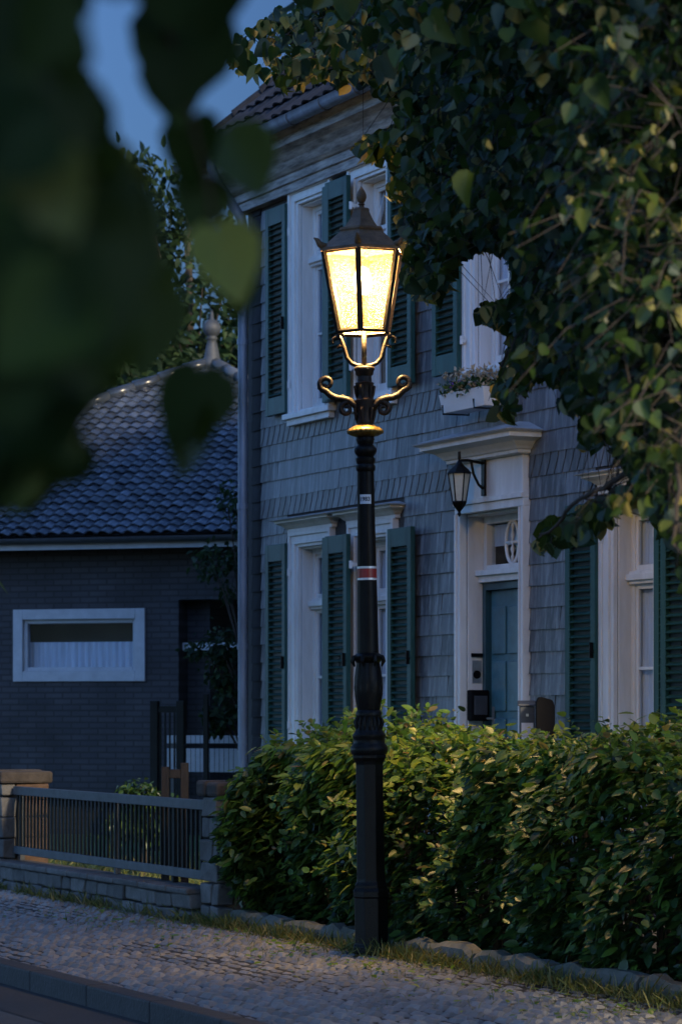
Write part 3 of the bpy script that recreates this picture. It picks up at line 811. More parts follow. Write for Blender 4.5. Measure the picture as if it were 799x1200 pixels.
for i in range(6):                                       # acanthus leaves round the capital
    a=2*math.pi*i/6+.3
    for (y0,y1,r0) in ((496,478,9.4),(469,452,8.6)):
        b.tube([(r0*S*math.cos(a),r0*S*math.sin(a),zp(y0)),((r0+1.6)*S*math.cos(a),(r0+1.6)*S*math.sin(a),zp((y0+y1)/2)),((r0+3)*S*math.cos(a),(r0+3)*S*math.sin(a),zp(y1)),((r0+4)*S*math.cos(a),(r0+4)*S*math.sin(a),zp(y1+3))],[.006,.012,.010,.004],6)
b.build('capital',M['iron_brown'],lamp,smooth=True,angle=45)
# scrolled ladder arms, in the picture plane at the lamp
rx=Vector((CA,CB,0))
def pl(x,y,off=0): return rx*((x-428)*S)+fw*off+Vector((0,0,zp(y)))
def spiral(cx,cy,r0,a0,turns,dirn,n=26,k=.25):
    out=[]
    for i in range(n):
        t=i/(n-1); a=a0+dirn*turns*2*math.pi*t; r=r0*(1-t*(1-k)); out.append((cx+r*math.cos(a),cy+r*math.sin(a)))
    return out
for sg in (-1,1):
    X=lambda x: 428+sg*(x-428)
    b=MB()
    path=[(434,481),(440,474),(446,469),(453,467),(461,466),(468,463),(474,457)]+spiral(472.5,449,8.6,.9,1.15,-1)
    b.tube([pl(X(x),y) for x,y in path],[.025,.024,.023,.022,.021,.022,.021]+[.020-.008*i/25 for i in range(26)],10)
    path2=[(441,473),(446,470)]+spiral(449.5,479,8,-1.8,1.2,1)
    b.tube([pl(X(x),y) for x,y in path2],[.012,.015]+[.019-.007*i/25 for i in range(26)],10)
    b.tube([pl(X(473),459),pl(X(477),456),pl(X(481.5),454),pl(X(483),455)],[.008,.012,.013,.005],8)
    b.lathe([(0.004,-.012),(.013,-.006),(.013,.006),(.004,.012)],8,tuple(pl(X(454),464)))
    b.build('scrolled_arm',M['iron_brown'],lamp,smooth=True)
# lyre carrying the lantern
HX0=yaw+R(90)-R(90)
b=MB()
phi=[R(-66+60*i)+R(6)-R(6) for i in range(6)]
def hexdir(p):                                          # p: angle from the direction to the camera, to the right positive
    return rx*math.sin(p)-fw*math.cos(p)
def hp(i,r,y): return hexdir(R(-66+60*i))*(r*S)+rx*((427-428)*S)+Vector((0,0,zp(y)))
for x in (-1,1):
    path=[(428+x*31,391),(428+x*27,397),(428+x*23.5,407),(428+x*20.5,419),(428+x*15,425.5),(428+x*8,428.5),(428,429.5)]
    b.tube([pl(px,py) for px,py in path],[.011,.013,.014,.014,.014,.015,.018],8)
    b.tube([pl(428+x*px,py) for px,py in [(25,404)]+spiral(33,400,7,math.pi*.55,.85,1,18,.55)],[.010]+[.011-.004*i/17 for i in range(18)],8)
b.tube([pl(428,430),pl(428,387)],.016,10)
b.build('lyre_bracket',M['iron_brown'],lamp,smooth=True)
# lantern frame
b=MB(); RT,RB,YT,YB=49,31.5,297,390
for i in range(6): b.tube([hp(i,RB,YB),hp(i,RT,YT)],.021,6)
for (r,y,t) in ((RT,YT,.012),(RB,YB-1,.016)):
    for i in range(6): b.tube([hp(i,r,y),hp(i+1,r,y)],t,4)
b.build('lantern_frame',M['iron_brown'],lamp)
for i in range(6):
    b=MB(); q=[hp(i,RB-1,YB-2),hp(i+1,RB-1,YB-2),hp(i+1,RT-1,YT+1),hp(i,RT-1,YT+1)]
    K=8; vs=[]
    for u in range(K+1):
        for v in range(K+1):
            a=q[0].lerp(q[1],u/K); c=q[3].lerp(q[2],u/K); vs.append(a.lerp(c,v/K))
    b.add(vs,[(u*(K+1)+v,(u+1)*(K+1)+v,(u+1)*(K+1)+v+1,u*(K+1)+v+1) for u in range(K) for v in range(K)])
    b.build('glass_pane',M['frosted'],lamp)
c_=pl(427,0); c0=Vector((c_.x,c_.y,0))
b=MB(); b.add([hp(i,RB-3,YB-1.5) for i in range(6)],[tuple(range(6))]); b.build('floor_pane',M['floor_glass'],lamp)
vs=[hp(i,RB,YB) for i in range(6)]
# roof: hexagonal skirt, concave bell, and bud finial
b=MB(); ring=[(53,297),(53,293.5),(48,290),(40,283),(33,277),(27.5,272.5),(28.5,270.5),(28,268),(23,268),(19,263),(14.5,256.5),(11.5,250.5),(10.2,247.5),(10.2,245),(7,244)]
vs=[];fs=[]
for (r,y) in ring:
    for i in range(6): vs.append(hp(i,r,y))
for j in range(len(ring)-1):
    for i in range(6):
        k=(i+1)%6; fs.append((j*6+i,j*6+k,(j+1)*6+k,(j+1)*6+i))
fs.append(tuple((len(ring)-1)*6+i for i in range(6)))
b.add(vs,fs)
lr=b.build('lantern_roof',M['iron_roof'],lamp)
for i in range(6):
    b=MB(); b.tube([hp(i,46,291),hp(i,50,291),hp(i,54.5,288.5),hp(i,57.5,284),hp(i,61.5,282)],[.02,.024,.020,.014,.004],6); b.build('corner_crest',M['iron_roof'],lr,smooth=True)
b=MB(); b.lathe(Lz([(7,245.5),(4,243.5),(2.6,241),(4.2,239.5),(2.8,238),(4.6,235.5),(6,231.5),(5.8,228),(4.2,224),(1.8,220.5),(.3,218)]),16,(c0.x,c0.y,0))
b.build('bud_finial',M['iron_roof'],lr,smooth=True,angle=60)
# burner and bulb
bz=zp(330)
b=MB(); b.lathe([(.006,.10),(.035,.085),(.058,.03),(.058,-.03),(.04,-.075),(.012,-.10)],16,(c0.x,c0.y,bz)); bu=b.build('bulb',M['bulb'],lamp,smooth=True)
b=MB(); b.lathe([(.012,zp(386)),(.012,zp(352)),(.026,zp(350)),(.026,zp(346)),(.013,zp(345))],12,(c0.x,c0.y,0)); b.build('burner',M['iron_brown'],lamp)
# plate with the number, bent round the shaft
def wrap(u,z,r): 
    a=u/r; d=rx*math.sin(a)-fw*math.cos(a); return d*r+Vector((0,0,z))
b=MB(); r=.0555; K=10; zc=zp(585.5); u0,u1,hz=-.044,.034,.030
vs=[wrap(u0+(u1-u0)*i/K,zc+s*hz,r) for s in (-1,1) for i in range(K+1)]
b.add(vs,[(i,i+1,K+2+i,K+1+i) for i in range(K)])
plate=b.build('number_plate',M['plate'],lamp,smooth=True)
cu=bpy.data.curves.new('digits','FONT'); cu.body='1983'; cu.size=.036; cu.align_x='CENTER'; cu.align_y='CENTER'; cu.offset=.0009
to=bpy.data.objects.new('digits_curve',cu); col.objects.link(to)
dg=bpy.context.evaluated_depsgraph_get(); me=bpy.data.meshes.new_from_object(to.evaluated_get(dg))
bpy.data.objects.remove(to)
me.name='digits'
for v in me.vertices:
    v.co=wrap(v.co.x-.009,zc+v.co.y*1.0,r+.0012)
me.materials.clear(); me.materials.append(M['ink']); ob('digits',me,plate)
b=MB(); b.lathe([(.0640,zp(678)),(.0635,zp(666))],36,cap=False); rb=b.build('red_tape',M['redband'],lamp,smooth=True)
for y0_,y1_ in ((680,677.5),(666.5,664)):
    b=MB(); b.lathe([(.0647,zp(y0_)),(.0645,zp(y1_))],36,cap=False); b.build('silver_edge',M['silver'],rb,smooth=True)
pt=bpy.data.lights.new('lantern_light','POINT'); pt.energy=1900; pt.color=(1,.70,.34); pt.shadow_soft_size=.085
lo=bpy.data.objects.new('lantern_light',pt); col.objects.link(lo); lo.parent=lamp; lo.location=(c0.x,c0.y,bz+.0)

#@@GARDEN
# ------------------------------------------------------------------ hedge with edging stones
HS0,HS1=6.86,17.5
def hedge_leaves():
    r=np.random.RandomState(5)
    P=[];T=[];Nn=[];Z=[];MI=[]
    def topz(s): return 1.25+.09*np.sin(s*1.7+.6)+.07*np.sin(s*4.3)+.045*np.sin(s*9.1)
    def front(s,z): return 2.87+.13*np.sin(s*2.1+z*3)+.10*np.sin(s*5.3-z*4)+.05*np.sin(s*11+z*7)-.20*np.clip(z-.9,0,1)-.16*np.clip(.35-z,0,1)
    # front
    n=24000; s=r.uniform(HS0,HS1,n); z=.05+1.28*r.rand(n)**.9; d=np.abs(r.normal(0,.16,n))
    z=np.minimum(z,topz(s)+r.uniform(-.05,.1,n))
    P.append(np.c_[s,-(front(s,z)-d+.03),z]); T.append(np.c_[r.normal(-.35,.6,n),-np.abs(r.normal(.7,.4,n)),r.normal(-.45,.30,n)])
    Nn.append(np.c_[r.normal(0,.35,n),-np.abs(r.normal(.55,.35,n)),np.abs(r.normal(.9,.3,n))]); Z.append(r.uniform(.06,.115,n)); 
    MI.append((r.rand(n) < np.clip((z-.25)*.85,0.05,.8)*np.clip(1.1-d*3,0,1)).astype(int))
    # top
    n=15000; s=r.uniform(HS0,HS1,n); y=r.uniform(1.55,2.85,n); d=np.abs(r.normal(0,.10,n))
    z=topz(s)-.12*np.clip((y-2.4)*2,0,1)+r.normal(0,.05,n)-d+.04
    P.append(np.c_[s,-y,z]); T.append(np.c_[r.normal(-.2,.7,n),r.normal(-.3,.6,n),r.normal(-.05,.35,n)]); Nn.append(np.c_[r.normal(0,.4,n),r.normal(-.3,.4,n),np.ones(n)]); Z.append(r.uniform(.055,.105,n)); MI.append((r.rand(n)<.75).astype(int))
    # left end
    n=5000; z=.05+1.22*r.rand(n); y=r.uniform(1.5,2.85,n); d=np.abs(r.normal(0,.14,n))
    P.append(np.c_[HS0-.05+d+.06*np.sin(z*5+y*3)+.12*np.clip(z-.9,0,1),-y,z]); T.append(np.c_[-np.abs(r.normal(.6,.4,n)),r.normal(-.3,.5,n),r.normal(-.4,.3,n)]); Nn.append(np.c_[-np.abs(r.normal(.5,.4,n)),r.normal(-.2,.4,n),np.abs(r.normal(.9,.3,n))]); Z.append(r.uniform(.06,.11,n)); MI.append((r.rand(n)<np.clip((z-.4)*.6,.04,.5)).astype(int))
    # spray leaning over the pier
    n=2600; d=r.normal(size=(n,3)); d/=np.linalg.norm(d,axis=1)[:,None]; q=r.rand(n)**.4
    c=np.array([7.24,-2.93,.66])+d*np.array([.27,.33,.56])*q[:,None]
    P.append(c); T.append(np.c_[r.normal(-.4,.5,n),r.normal(-.5,.5,n),r.normal(-.4,.3,n)]); Nn.append(np.c_[r.normal(-.2,.4,n),r.normal(-.4,.4,n),np.abs(r.normal(.9,.3,n))]); Z.append(r.uniform(.06,.11,n)); MI.append((r.rand(n)<.12+.4*np.clip(c[:,2]-.4,0,1)).astype(int))
    # back
    n=6000; s=r.uniform(HS0,HS1,n); z=.05+1.25*r.rand(n); P.append(np.c_[s,-(1.5+np.abs(r.normal(0,.15,n))),z]); T.append(np.c_[r.normal(0,.6,n),np.abs(r.normal(.7,.4,n)),r.normal(-.4,.3,n)]); Nn.append(np.c_[r.normal(0,.4,n),r.normal(.5,.4,n),np.ones(n)]); Z.append(r.uniform(.06,.11,n)); MI.append(np.zeros(n,int))
    # shoots above the top and out of the front
    tw=MB()
    for i in range(620):
        s0=r.uniform(HS0-.02,HS0+6) if i<420 else r.uniform(HS0,HS1); f=r.rand()
        if f<.72: base=np.array([s0,-r.uniform(1.7,2.8),float(topz(s0))-.06]); dr=np.array([r.normal(-.1,.3),r.normal(-.2,.3),1.0]); L=r.uniform(.10,.32) if r.rand()<.88 else r.uniform(.3,.46)
        else:
            z0=r.uniform(.3,1.15); base=np.array([s0,-float(front(s0,z0))+.05,z0]); dr=np.array([r.normal(-.2,.4),-1.0,r.normal(.15,.3)]); L=r.uniform(.12,.26)
        dr/=np.linalg.norm(dr); k=int(L/.035)+2
        pts=[base+dr*L*j/k+np.array([0,0,-.25*L*(j/k)**2]) for j in range(k+1)]
        tw.tube(pts,[.0028-.0016*j/k for j in range(k+1)],4,False)
        for j in range(1,k+1):
            sd=1 if j%2 else -1
            side=np.cross(dr,[.3,.2,1.0]); side/=np.linalg.norm(side)+1e-9
            P.append(pts[j][None]); T.append((side*sd+dr*.5+r.normal(0,.2,3))[None]); Nn.append(np.array([[r.normal(0,.3),r.normal(-.3,.3),1.0]])); Z.append(np.array([r.uniform(.045,.085)])); MI.append(np.array([1 if r.rand()<.85 else 0]))
    return [np.concatenate(a) for a in (P,T,Nn,Z,MI)],tw
(P,T,Nn,Z,MI),tw=hedge_leaves()
# keep clear of the lamp post
dd=np.hypot(P[:,0]-LX.x,P[:,1]-LX.y); keep=(dd>.17)&~((np.abs(P[:,0]-6.80)<.20)&(np.abs(P[:,1]+3.0)<.20)&(P[:,2]<1.09))
hedge=empty('hedge','long leafy hornbeam hedge with yellow-green young tips behind the street lamp','hedge',(HS0,-2.2,0))
pl_=Vector((HS0,-2.2,0))
ob('foliage',leaf_mesh('foliage',[M['hedge_leaf'],M['hedge_young']],(P-np.array(pl_))[keep],T[keep],Nn[keep],Z[keep],ELLI,mi=MI[keep]),hedge)
for i in range(420):
    s=rnd.uniform(HS0+.1,HS1); y=rnd.uniform(1.75,2.6); h=rnd.uniform(.7,1.2); a=rnd.uniform(-.25,.25); c=rnd.uniform(-.2,.2)
    tw.tube([(s,-y,0),(s+a*.4,-y+c*.4,h*.5),(s+a,-y+c,h)],[.013,.009,.003],5,False)
for q in range(len(tw.v)): tw.v[q]=(tw.v[q][0]-pl_.x,tw.v[q][1]-pl_.y,tw.v[q][2])
tw.build('stems',M['twig'],hedge)
# edging stones either side of the lamp (each stone a thing)
first=True; s=7.0; ei=0
egroup='edging stones along the foot of the hedge'
while s<16.5:
    l=rnd.uniform(.85,1.05)
    if s<LX.x<s+l+.14 : 
        if LX.x-.16-s>.35: l=LX.x-.16-s
        else: s=LX.x+.17; continue
    b=MB(); K=8; vs=[];fs=[]
    for i in range(K+1):
        x=-l/2+l*i/K; w0=.07+rnd.uniform(-.012,.012); zt=.115+rnd.uniform(-.02,.02); e=.02*(i in (0,K))
        vs += [(x,-w0,-.1),(x,-w0+.004,zt-.03-e),(x,-w0+.03,zt-e),(x,w0-.03,zt-e),(x,w0,zt-.03-e),(x,w0,-.1)]
    for i in range(K):
        for k in range(5): fs.append((i*6+k,i*6+k+1,i*6+6+k+1,i*6+6+k))
    fs.append(tuple(range(6))[::-1]); fs.append(tuple(K*6+k for k in range(6)))
    b.add(vs,fs)
    o=b.build('edging_stone',M['edging'],loc=(s+l/2,-3.04,0),smooth=False)
    tag(o,'rough mossy edging stone in the low row along the foot of the hedge','edging stone',egroup)
    s+=l+.015
# weeds and grass along the edge (uncountable)
def blades(name,lo_s,hi_s,n,nfun,hr,seed,z=0,clump=True):
    r=np.random.RandomState(seed)
    if clump:
        cs=r.uniform(lo_s,hi_s,max(8,n//35)); s=cs[r.randint(0,len(cs),n)]+r.normal(0,.07,n)
    else: s=r.uniform(lo_s,hi_s,n)
    y=nfun(r,n); P=np.c_[s,-y,np.full(n,z)]
    T=np.c_[r.normal(0,.5,n),r.normal(0,.5,n),np.full(n,.8)]
    o=ob(name,leaf_mesh(name,M['grass'],P,T,r.normal(size=(n,3)),r.uniform(*hr,n)*r.uniform(.5,1.3,n),BLADE,fold=.1,curl=.7,seed=seed))
    return tag(o,kind='stuff')
blades('weeds',1,14,9000,lambda r,n:3.12+np.abs(r.normal(0,.10,n)),(.03,.11),3)
r=np.random.RandomState(12); n_=420; s_=r.uniform(5,14,n_); y_=3.15+np.abs(r.normal(0,.55,n_))
tag(ob('leaf_litter',leaf_mesh('leaf_litter',M['hedge_young'],np.c_[s_,-y_,np.full(n_,.012)],np.c_[r.normal(size=n_),r.normal(size=n_),r.normal(0,.12,n_)],np.c_[r.normal(0,.25,n_),r.normal(0,.25,n_),np.ones(n_)],r.uniform(.03,.065,n_),ELLI,seed=3)),kind='stuff')
blades('loose_clippings',5,14,1500,lambda r,n:3.2+np.abs(r.normal(0,.5,n)),(.02,.05),9)
blades('lawn_grass',-2,6.7,9000,lambda r,n:r.uniform(-1,2.9,n),(.05,.12),8,.02,False)

# ------------------------------------------------------------------ low stone wall, fence, piers
def stone_stack(b,x0,x1,y0,y1,z0,z1,lm,hm):
    z=z0
    while z<z1-.02:
        h=min(rnd.uniform(*hm),z1-z)
        if z1-z-h<.06: h=z1-z
        x=x0
        while x<x1-.02:
            l=rnd.uniform(*lm)
            if x1-x-l<.1: l=x1-x
            j=lambda: rnd.uniform(-.008,.008)
            xa,xb,ya,yb,za,zb=x+.006,x+l-.006,y0+j(),y1+j(),z+.005,z+h-.005
            b.box(xa,xb,ya,yb,za,zb)
            for q in range(len(b.v)-8,len(b.v)): b.v[q]=tuple(c+rnd.uniform(-.011,.011) for c in b.v[q])
            x+=l
        z+=h
t=empty('stone_wall','low rough grey stone wall carrying the metal fence','wall',(2.09,-3.12,0))
b=MB(); stone_stack(b,0,4.52,-.12,.12,-.05,.20,(.22,.42),(.10,.15)); b.build('courses',M['stone'],t,bevel=.014)
b=MB(); x=0
while x<4.5:
    l=min(rnd.uniform(.5,.8),4.52-x); b.box(x+.004,x+l-.004,-.15,.14,.201,.25+rnd.uniform(-.006,.006)); x+=l
b.build('coping',M['stone'],t,bevel=.014)
t=empty('metal_fence','grey railed metal fence with thin dark upright bars on the low stone wall','fence',(2.10,-3.1,.25))
b=MB(); b.box(0,4.50,-.025,.025,.575,.65); b.build('top_rail',M['rail'],t,bevel=.006)
b=MB(); b.box(0,4.50,-.022,.022,.055,.125); b.build('bottom_rail',M['rail'],t,bevel=.006)
b=MB(); x=.06
while x<4.46: b.box(x-.012,x+.012,-.009,.009,.1255,.5745); x+=.092
b.build('bars',M['bar'],t)
for x in (.03,2.45,3.72): 
    b=MB(); b.box(x-.022,x+.022,.024,.07,-.002,.60) ; b.build('post',M['rail'] if x<3.5 else M['bar'],t,bevel=.004)
def pier(name,label,loc,sz,h,group):
    t=empty(name,label,'pier',loc,group=group)
    b=MB(); b.cm=0; stone_stack(b,-sz/2,sz/2,-sz/2,-sz/2+.14,-.05,h-.14,(.16,.28),(.13,.2))
    b.build('street_face',M['stone'],t,bevel=.012)
    b=MB(); z=-.05
    while z<h-.16:
        hh=min(rnd.uniform(.12,.2),h-.14-z); y=-sz/2+.142
        b.box(-sz/2,sz/2+rnd.uniform(-.012,.012),y,sz/2,z+.005,z+hh-.005)
        for q in range(len(b.v)-8,len(b.v)): b.v[q]=tuple(c+rnd.uniform(-.012,.012) for c in b.v[q])
        z+=hh
    b.build('side_stones',M['sandstone'],t,bevel=.014)
    b=MB(); vs=[]
    b.box(-sz/2-.025,-.02,-sz/2-.03,sz/2+.03,h-.138,h-.02); b.box(-.012,sz/2+.03,-sz/2-.02,sz/2+.03,h-.138,h-.03); b.build('cap_stone',M['capstone'],t,bevel=.025)
    return t
pier('stone_pier','stone gate pier with brown sandstone side, at the end of the fence beside the hedge',(6.80,-3.0,0),.34,1.07,None)
pier('stone_pier','dark stone gate pier at the far left end of the metal fence',(1.85,-3.0,0),.44,1.06,None)

# ------------------------------------------------------------------ neighbouring brick house
nd=Vector((.95,-.31)); nd.normalize()
def cdir(x,d): return Vector((CA*x-CB*d, CB*x+CA*d,0))
dirx=cdir(nd.x,nd.y); og=cam2w((210-400)/F*36,36,0)
nh=empty('brick_house','dark brick bungalow with a glazed tiled pyramid roof and a long white-framed window','house',(og.x,og.y,0),math.atan2(dirx.y,dirx.x))
X0,X1=-6.3,3.75
b=MB(); wx0,wx1,wz0,wz1=-2.20,-.47,1.97,2.82
ops=[(wx0,wx1,wz0,wz1)]
wall_boxes(b,X0,0,-.1,3.6,ops,-.3,0)
b.bn(0,.3,-2.5,-.301,-.1,3.6); b.bn(0,X1,-2.8,-2.5,-.1,3.6); b.bn(X0,X0+.3,-9,-.301,-.1,3.6); b.bn(X0+.3,X1,-9.3,-9,-.1,3.6); b.bn(X1-.3,X1,-9,-2.8,-.1,3.6)
b.bn(0.0,X1,-.3,0,2.95,3.6)
b.build('wall',M['brick'],nh)
b=MB(); b.bn(X1-.3,X1,-.3,0,-.1,2.95); b.build('porch_post',M['brick'],nh)
b=MB(); b.bn(.002,X1-.302,-.22,-.12,2.32,2.42); b.build('porch_beam',M['bluewhite'],nh,bevel=.01)
b=MB(); t_=.10
b.bn(wx0-.03,wx0+t_,-.12,.03,wz0-.03,wz1+.03); b.bn(wx1-t_,wx1+.03,-.12,.03,wz0-.03,wz1+.03); b.bn(wx0+t_,wx1-t_,-.12,.03,wz0-.03,wz0+t_); b.bn(wx0+t_,wx1-t_,-.12,.03,wz1-t_,wz1+.03)
for q in ((wx0+t_,wx0+t_+.05,wz0+t_,wz1-t_),(wx1-t_-.05,wx1-t_,wz0+t_,wz1-t_),(wx0+t_+.05,wx1-t_-.05,wz0+t_,wz0+t_+.05),(wx0+t_+.05,wx1-t_-.05,wz1-t_-.05,wz1-t_)):
    b.bn(q[0],q[1],-.11,-.02,q[2],q[3])
nw=b.build('window',M['bluewhite'],nh,bevel=.006)
b=MB(); b.bn(wx0+.14,wx1-.14,-.075,-.07,wz0+.14,wz1-.14); b.build('pane',M['glass_dim'],nw)
b=MB(); vs=[];K=70
for i in range(K+1):
    s=wx0+.1+(wx1-wx0-.2)*i/K; d=.2+.02*math.sin(i*1.5); vs+=[(s,d,wz0+.12),(s,d,wz0+.47)]
b.add(vs,[(2*i,2*i+2,2*i+3,2*i+1) for i in range(K)]); b.build('pleated_curtain',M['curtain'],nw,smooth=True)
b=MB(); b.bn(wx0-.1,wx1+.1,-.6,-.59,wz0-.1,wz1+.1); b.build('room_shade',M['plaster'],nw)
ov=.5; ez=3.70
b=MB(); b.bn(X0-ov+.04,X1+ov-.04,ov-.06,ov-.03,ez-.13,ez-.0); b.bn(X0-ov+.04,X1+ov-.04,.0,ov-.061,ez-.10,ez-.06); b.build('fascia',M['bluewhite'],nh)
b=MB(); K=8
vs=[]
for x in (X0-ov,X1+ov):
    for i in range(K+1): a=math.pi*i/K; vs.append((x,-(ov+.03-.07*math.cos(a)),ez+.01-.07*math.sin(a)))
b.add(vs,[(i,i+1,K+2+i,K+1+i) for i in range(K)]); b.build('gutter',M['greybox'],nh,smooth=True)
xc,yc=(X0+X1)/2,4.56; ez2=ez+.04; az=6.42
c4=[(X0-ov,-ov,ez2),(X1+ov,-ov,ez2),(X1+ov,2*yc+ov,ez2),(X0-ov,2*yc+ov,ez2)]
b=MB(); b.add(c4+[(xc,yc,az)],[(0,1,4),(1,2,4),(2,3,4),(3,0,4),(3,2,1,0)])
nroof=b.build('roof',M['glazed'],nh)
b=MB(); wd=X1-X0+2*ov; up=Vector((0,yc+ov,az-ez2)); sl_=up.length; up.normalize()
pantiles(b,Vector((X0-ov,-ov,ez2)),Vector((1,0,0)),up,wd,sl_,.17,.19,lambda u,v: abs(u-wd/2)<(wd/2)*(1-v/sl_)+.05,thick=.015,amp=.034)
b.build('roof_tiles',M['glazed'],nroof,smooth=True,angle=60)
b=MB()
for c in c4[:2]:
    hv=[Vector(c).lerp(Vector((xc,yc,az)),t/20)+Vector((0,0,.05)) for t in range(21)]
    for a,e in zip(hv,hv[1:]): b.tube([a-(e-a)*.1,a+(e-a)*.5,e],[.10,.09,.075],8)
b.build('hip_tiles',M['glazed'],nroof,smooth=True)
b=MB(); b.lathe([(.16,-.05),(.15,.03),(.11,.12),(.075,.30),(.06,.36),(.09,.38),(.06,.40),(.075,.42),(.115,.46),(.13,.52),(.115,.58),(.07,.63),(.03,.65),(.02,.74),(.004,.78)],18,(xc,yc,az)); b.build('roof_finial',M['rail'],nroof,smooth=True)
# white slatted screen, mesh fence and gate between the houses
sc_p=pxw(250,905,33)
t=empty('white_screen','low white boarded garden screen seen between the two houses','screen',(sc_p.x,sc_p.y,0),math.atan2(dirx.y,dirx.x))
b=MB(); b.box(-.55,1.3,-.02,.02,1.20,1.29); b.build('top_board',M['bluewhite'],t)
b=MB(); b.box(-.55,1.3,-.02,.02,.87,1.14); b.build('panel',M['bluewhite'],t,bevel=.004)
for x in (-.5,.4,1.25): b=MB(); b.box(x-.04,x+.04,.021,.09,0,1.27); b.build('post',M['greybox'],t)
mp_=pxw(250,905,31.5)
t=empty('mesh_fence','dark wire mesh fence in front of the low white screen','fence',(mp_.x,mp_.y,0),math.atan2(dirx.y,dirx.x))
b=MB(); x=-.42
while x<1.2: b.tube([(x,0,.02),(x,0,1.30)],.003,4); x+=.055
for z in (.3,.6,.9,1.2): b.tube([(-.42,-.005,z),(1.2,-.005,z)],.004,4)
b.build('wires',M['bar'],t)
b=MB(); b.box(-.10,-.05,-.03,.02,0,1.75); b.build('post',M['bar'],t)
gp_=pxw(198,905,32)
t=empty('garden_gate','tall dark metal frame gate before the brick wall','gate',(gp_.x,gp_.y,0),math.atan2(dirx.y,dirx.x))
for x in (-.16,.15): b=MB(); b.box(x-.045,x+.045,-.04,.04,0,1.68); b.build('gate_post',M['bar'],t,bevel=.006)
b=MB(); b.box(-.114,.104,-.02,.02,1.55,1.62); b.box(-.114,.104,-.02,.02,.1,.16)
for i in range(4): b.box(-.10+i*.055,-.085+i*.055,-.01,.01,.161,1.549)
b.build('leaf',M['bar'],t)
wp=cam2w((205-400)/F*22.5,22.5,0)
t=empty('wooden_stand','small brown wooden post frame behind the fence near the stone pier','post',(wp.x,wp.y,0),yaw)
for x0,h_ in ((-.10,1.13),(.05,1.16)): b=MB(); b.box(x0,x0+.06,-.03,.03,0,h_); b.build('upright',M['wood'],t,bevel=.005)
b=MB(); b.box(-.039,.049,-.028,.028,1.04,1.11); b.build('crosspiece',M['wood'],t,bevel=.005)

#@@TREES
# ------------------------------------------------------------------ trees
def limb(b,pts,r0,r1,seg=8,sub=6,jit=.0):
    P=[Vector(p) for p in pts]; out=[]
    for i in range(len(P)-1):
        p0=P[max(i-1,0)];p1=P[i];p2=P[i+1];p3=P[min(i+2,len(P)-1)]
        for k in range(sub):
            t=k/sub
            q=.5*((2*p1)+(-p0+p2)*t+(2*p0-5*p1+4*p2-p3)*t*t+(-p0+3*p1-3*p2+p3)*t**3)
            out.append(q+Vector((rnd.uniform(-jit,jit),rnd.uniform(-jit,jit),rnd.uniform(-jit,jit))))
    out.append(P[-1]); n=len(out)
    b.tube(out,[r0+(r1-r0)*(i/(n-1))**.8 for i in range(n)],seg,False)
    return out
def clump_tree(name,label,base,h,crown,n,size,seed,mat_,trunk_r=.16,cl=60,group=None,cat='tree'):
    """crown: list of (offset xyz, radius xyz); leaves on clumps spread through the crown's volume"""
    r=np.random.RandomState(seed); t=empty(name,label,cat,base,group=group)
    b=MB(); top=limb(b,[(0,0,-.1),(.05,.03,h*.3),(-.05,.05,h*.6),(0,0,h*.92)],trunk_r,.03,9)
    P=[];T=[];Nn=[];Z=[]
    for i in range(cl):
        o,rd=crown[r.randint(len(crown))]
        d=r.normal(size=3); d/=np.linalg.norm(d); q=r.rand()**.45
        c=np.array(o)+d*np.array(rd)*q
        a=top[min(len(top)-1,int(len(top)*min(.95,max(.3,(c[2]/h)*.75))))]
        limb(b,[a,(Vector(c)+Vector(a))/2+Vector((0,0,.12)),c],trunk_r*.22,.008,4,3)
        k=n//cl; rr=.34*np.mean(rd)*r.uniform(.6,1.2)
        pp=c+r.normal(size=(k,3))*rr*np.array([.55,.55,.42])
        P.append(pp); out=(pp-np.array(o)); T.append(out*.4+r.normal(size=(k,3))*.5+[0,0,-.5]); Nn.append(out*.5+r.normal(size=(k,3))*.5+[0,0,.8]); Z.append(r.uniform(*size,k))
    ob('crown',leaf_mesh('crown',mat_,*[np.concatenate(x) for x in (P,T,Nn,Z)],shape=ELLI,seed=seed),t)
    b.build('trunk',M['bark'],t,smooth=True); return t
def atpx(px,D,z=0): return cam2w((px-400)/F*D,D,z)
clump_tree('garden_tree','tall dark broadleaf tree rising behind the finial of the tiled roof',atpx(222,54),12.5,[((0,0,8.6),(3.0,3,3.0)),((.6,.3,5.8),(2.2,2,2.0)),((-1.2,0,6.5),(2,2,2))],20000,(.16,.27),31,M['bg_leaf'],.25,110)
clump_tree('garden_tree','broad dark tree behind the left slope of the tiled roof',atpx(70,52),12,[((0,0,7.6),(3.2,3,3.4)),((-1.0,0,5),(2.4,2,2.2))],18000,(.16,.27),32,M['bg_leaf'],.25,100)
clump_tree('garden_tree','dark tree at the left edge, furthest from the slate house',atpx(-80,50),12,[((0,0,7.5),(3,3,3.6))],12000,(.16,.27),33,M['bg_leaf'],.25,80)
clump_tree('small_tree','slender green tree between the brick house and the slate house corner',atpx(281,32),4.2,[((-.15,0,3.2),(.38,.5,.55)),((-.12,0,2.3),(.36,.5,.5)),((.1,0,1.6),(.35,.4,.4)),((.25,.1,3.9),(.4,.4,.5))],2600,(.05,.1),34,M['bg_leaf'],.05,46)
clump_tree('round_bush','low rounded green bush on the lawn behind the metal fence',atpx(165,27),.9,[((0,0,.62),(.38,.38,.33))],1500,(.04,.08),35,M['hedge_leaf'],.03,30,cat='bush')

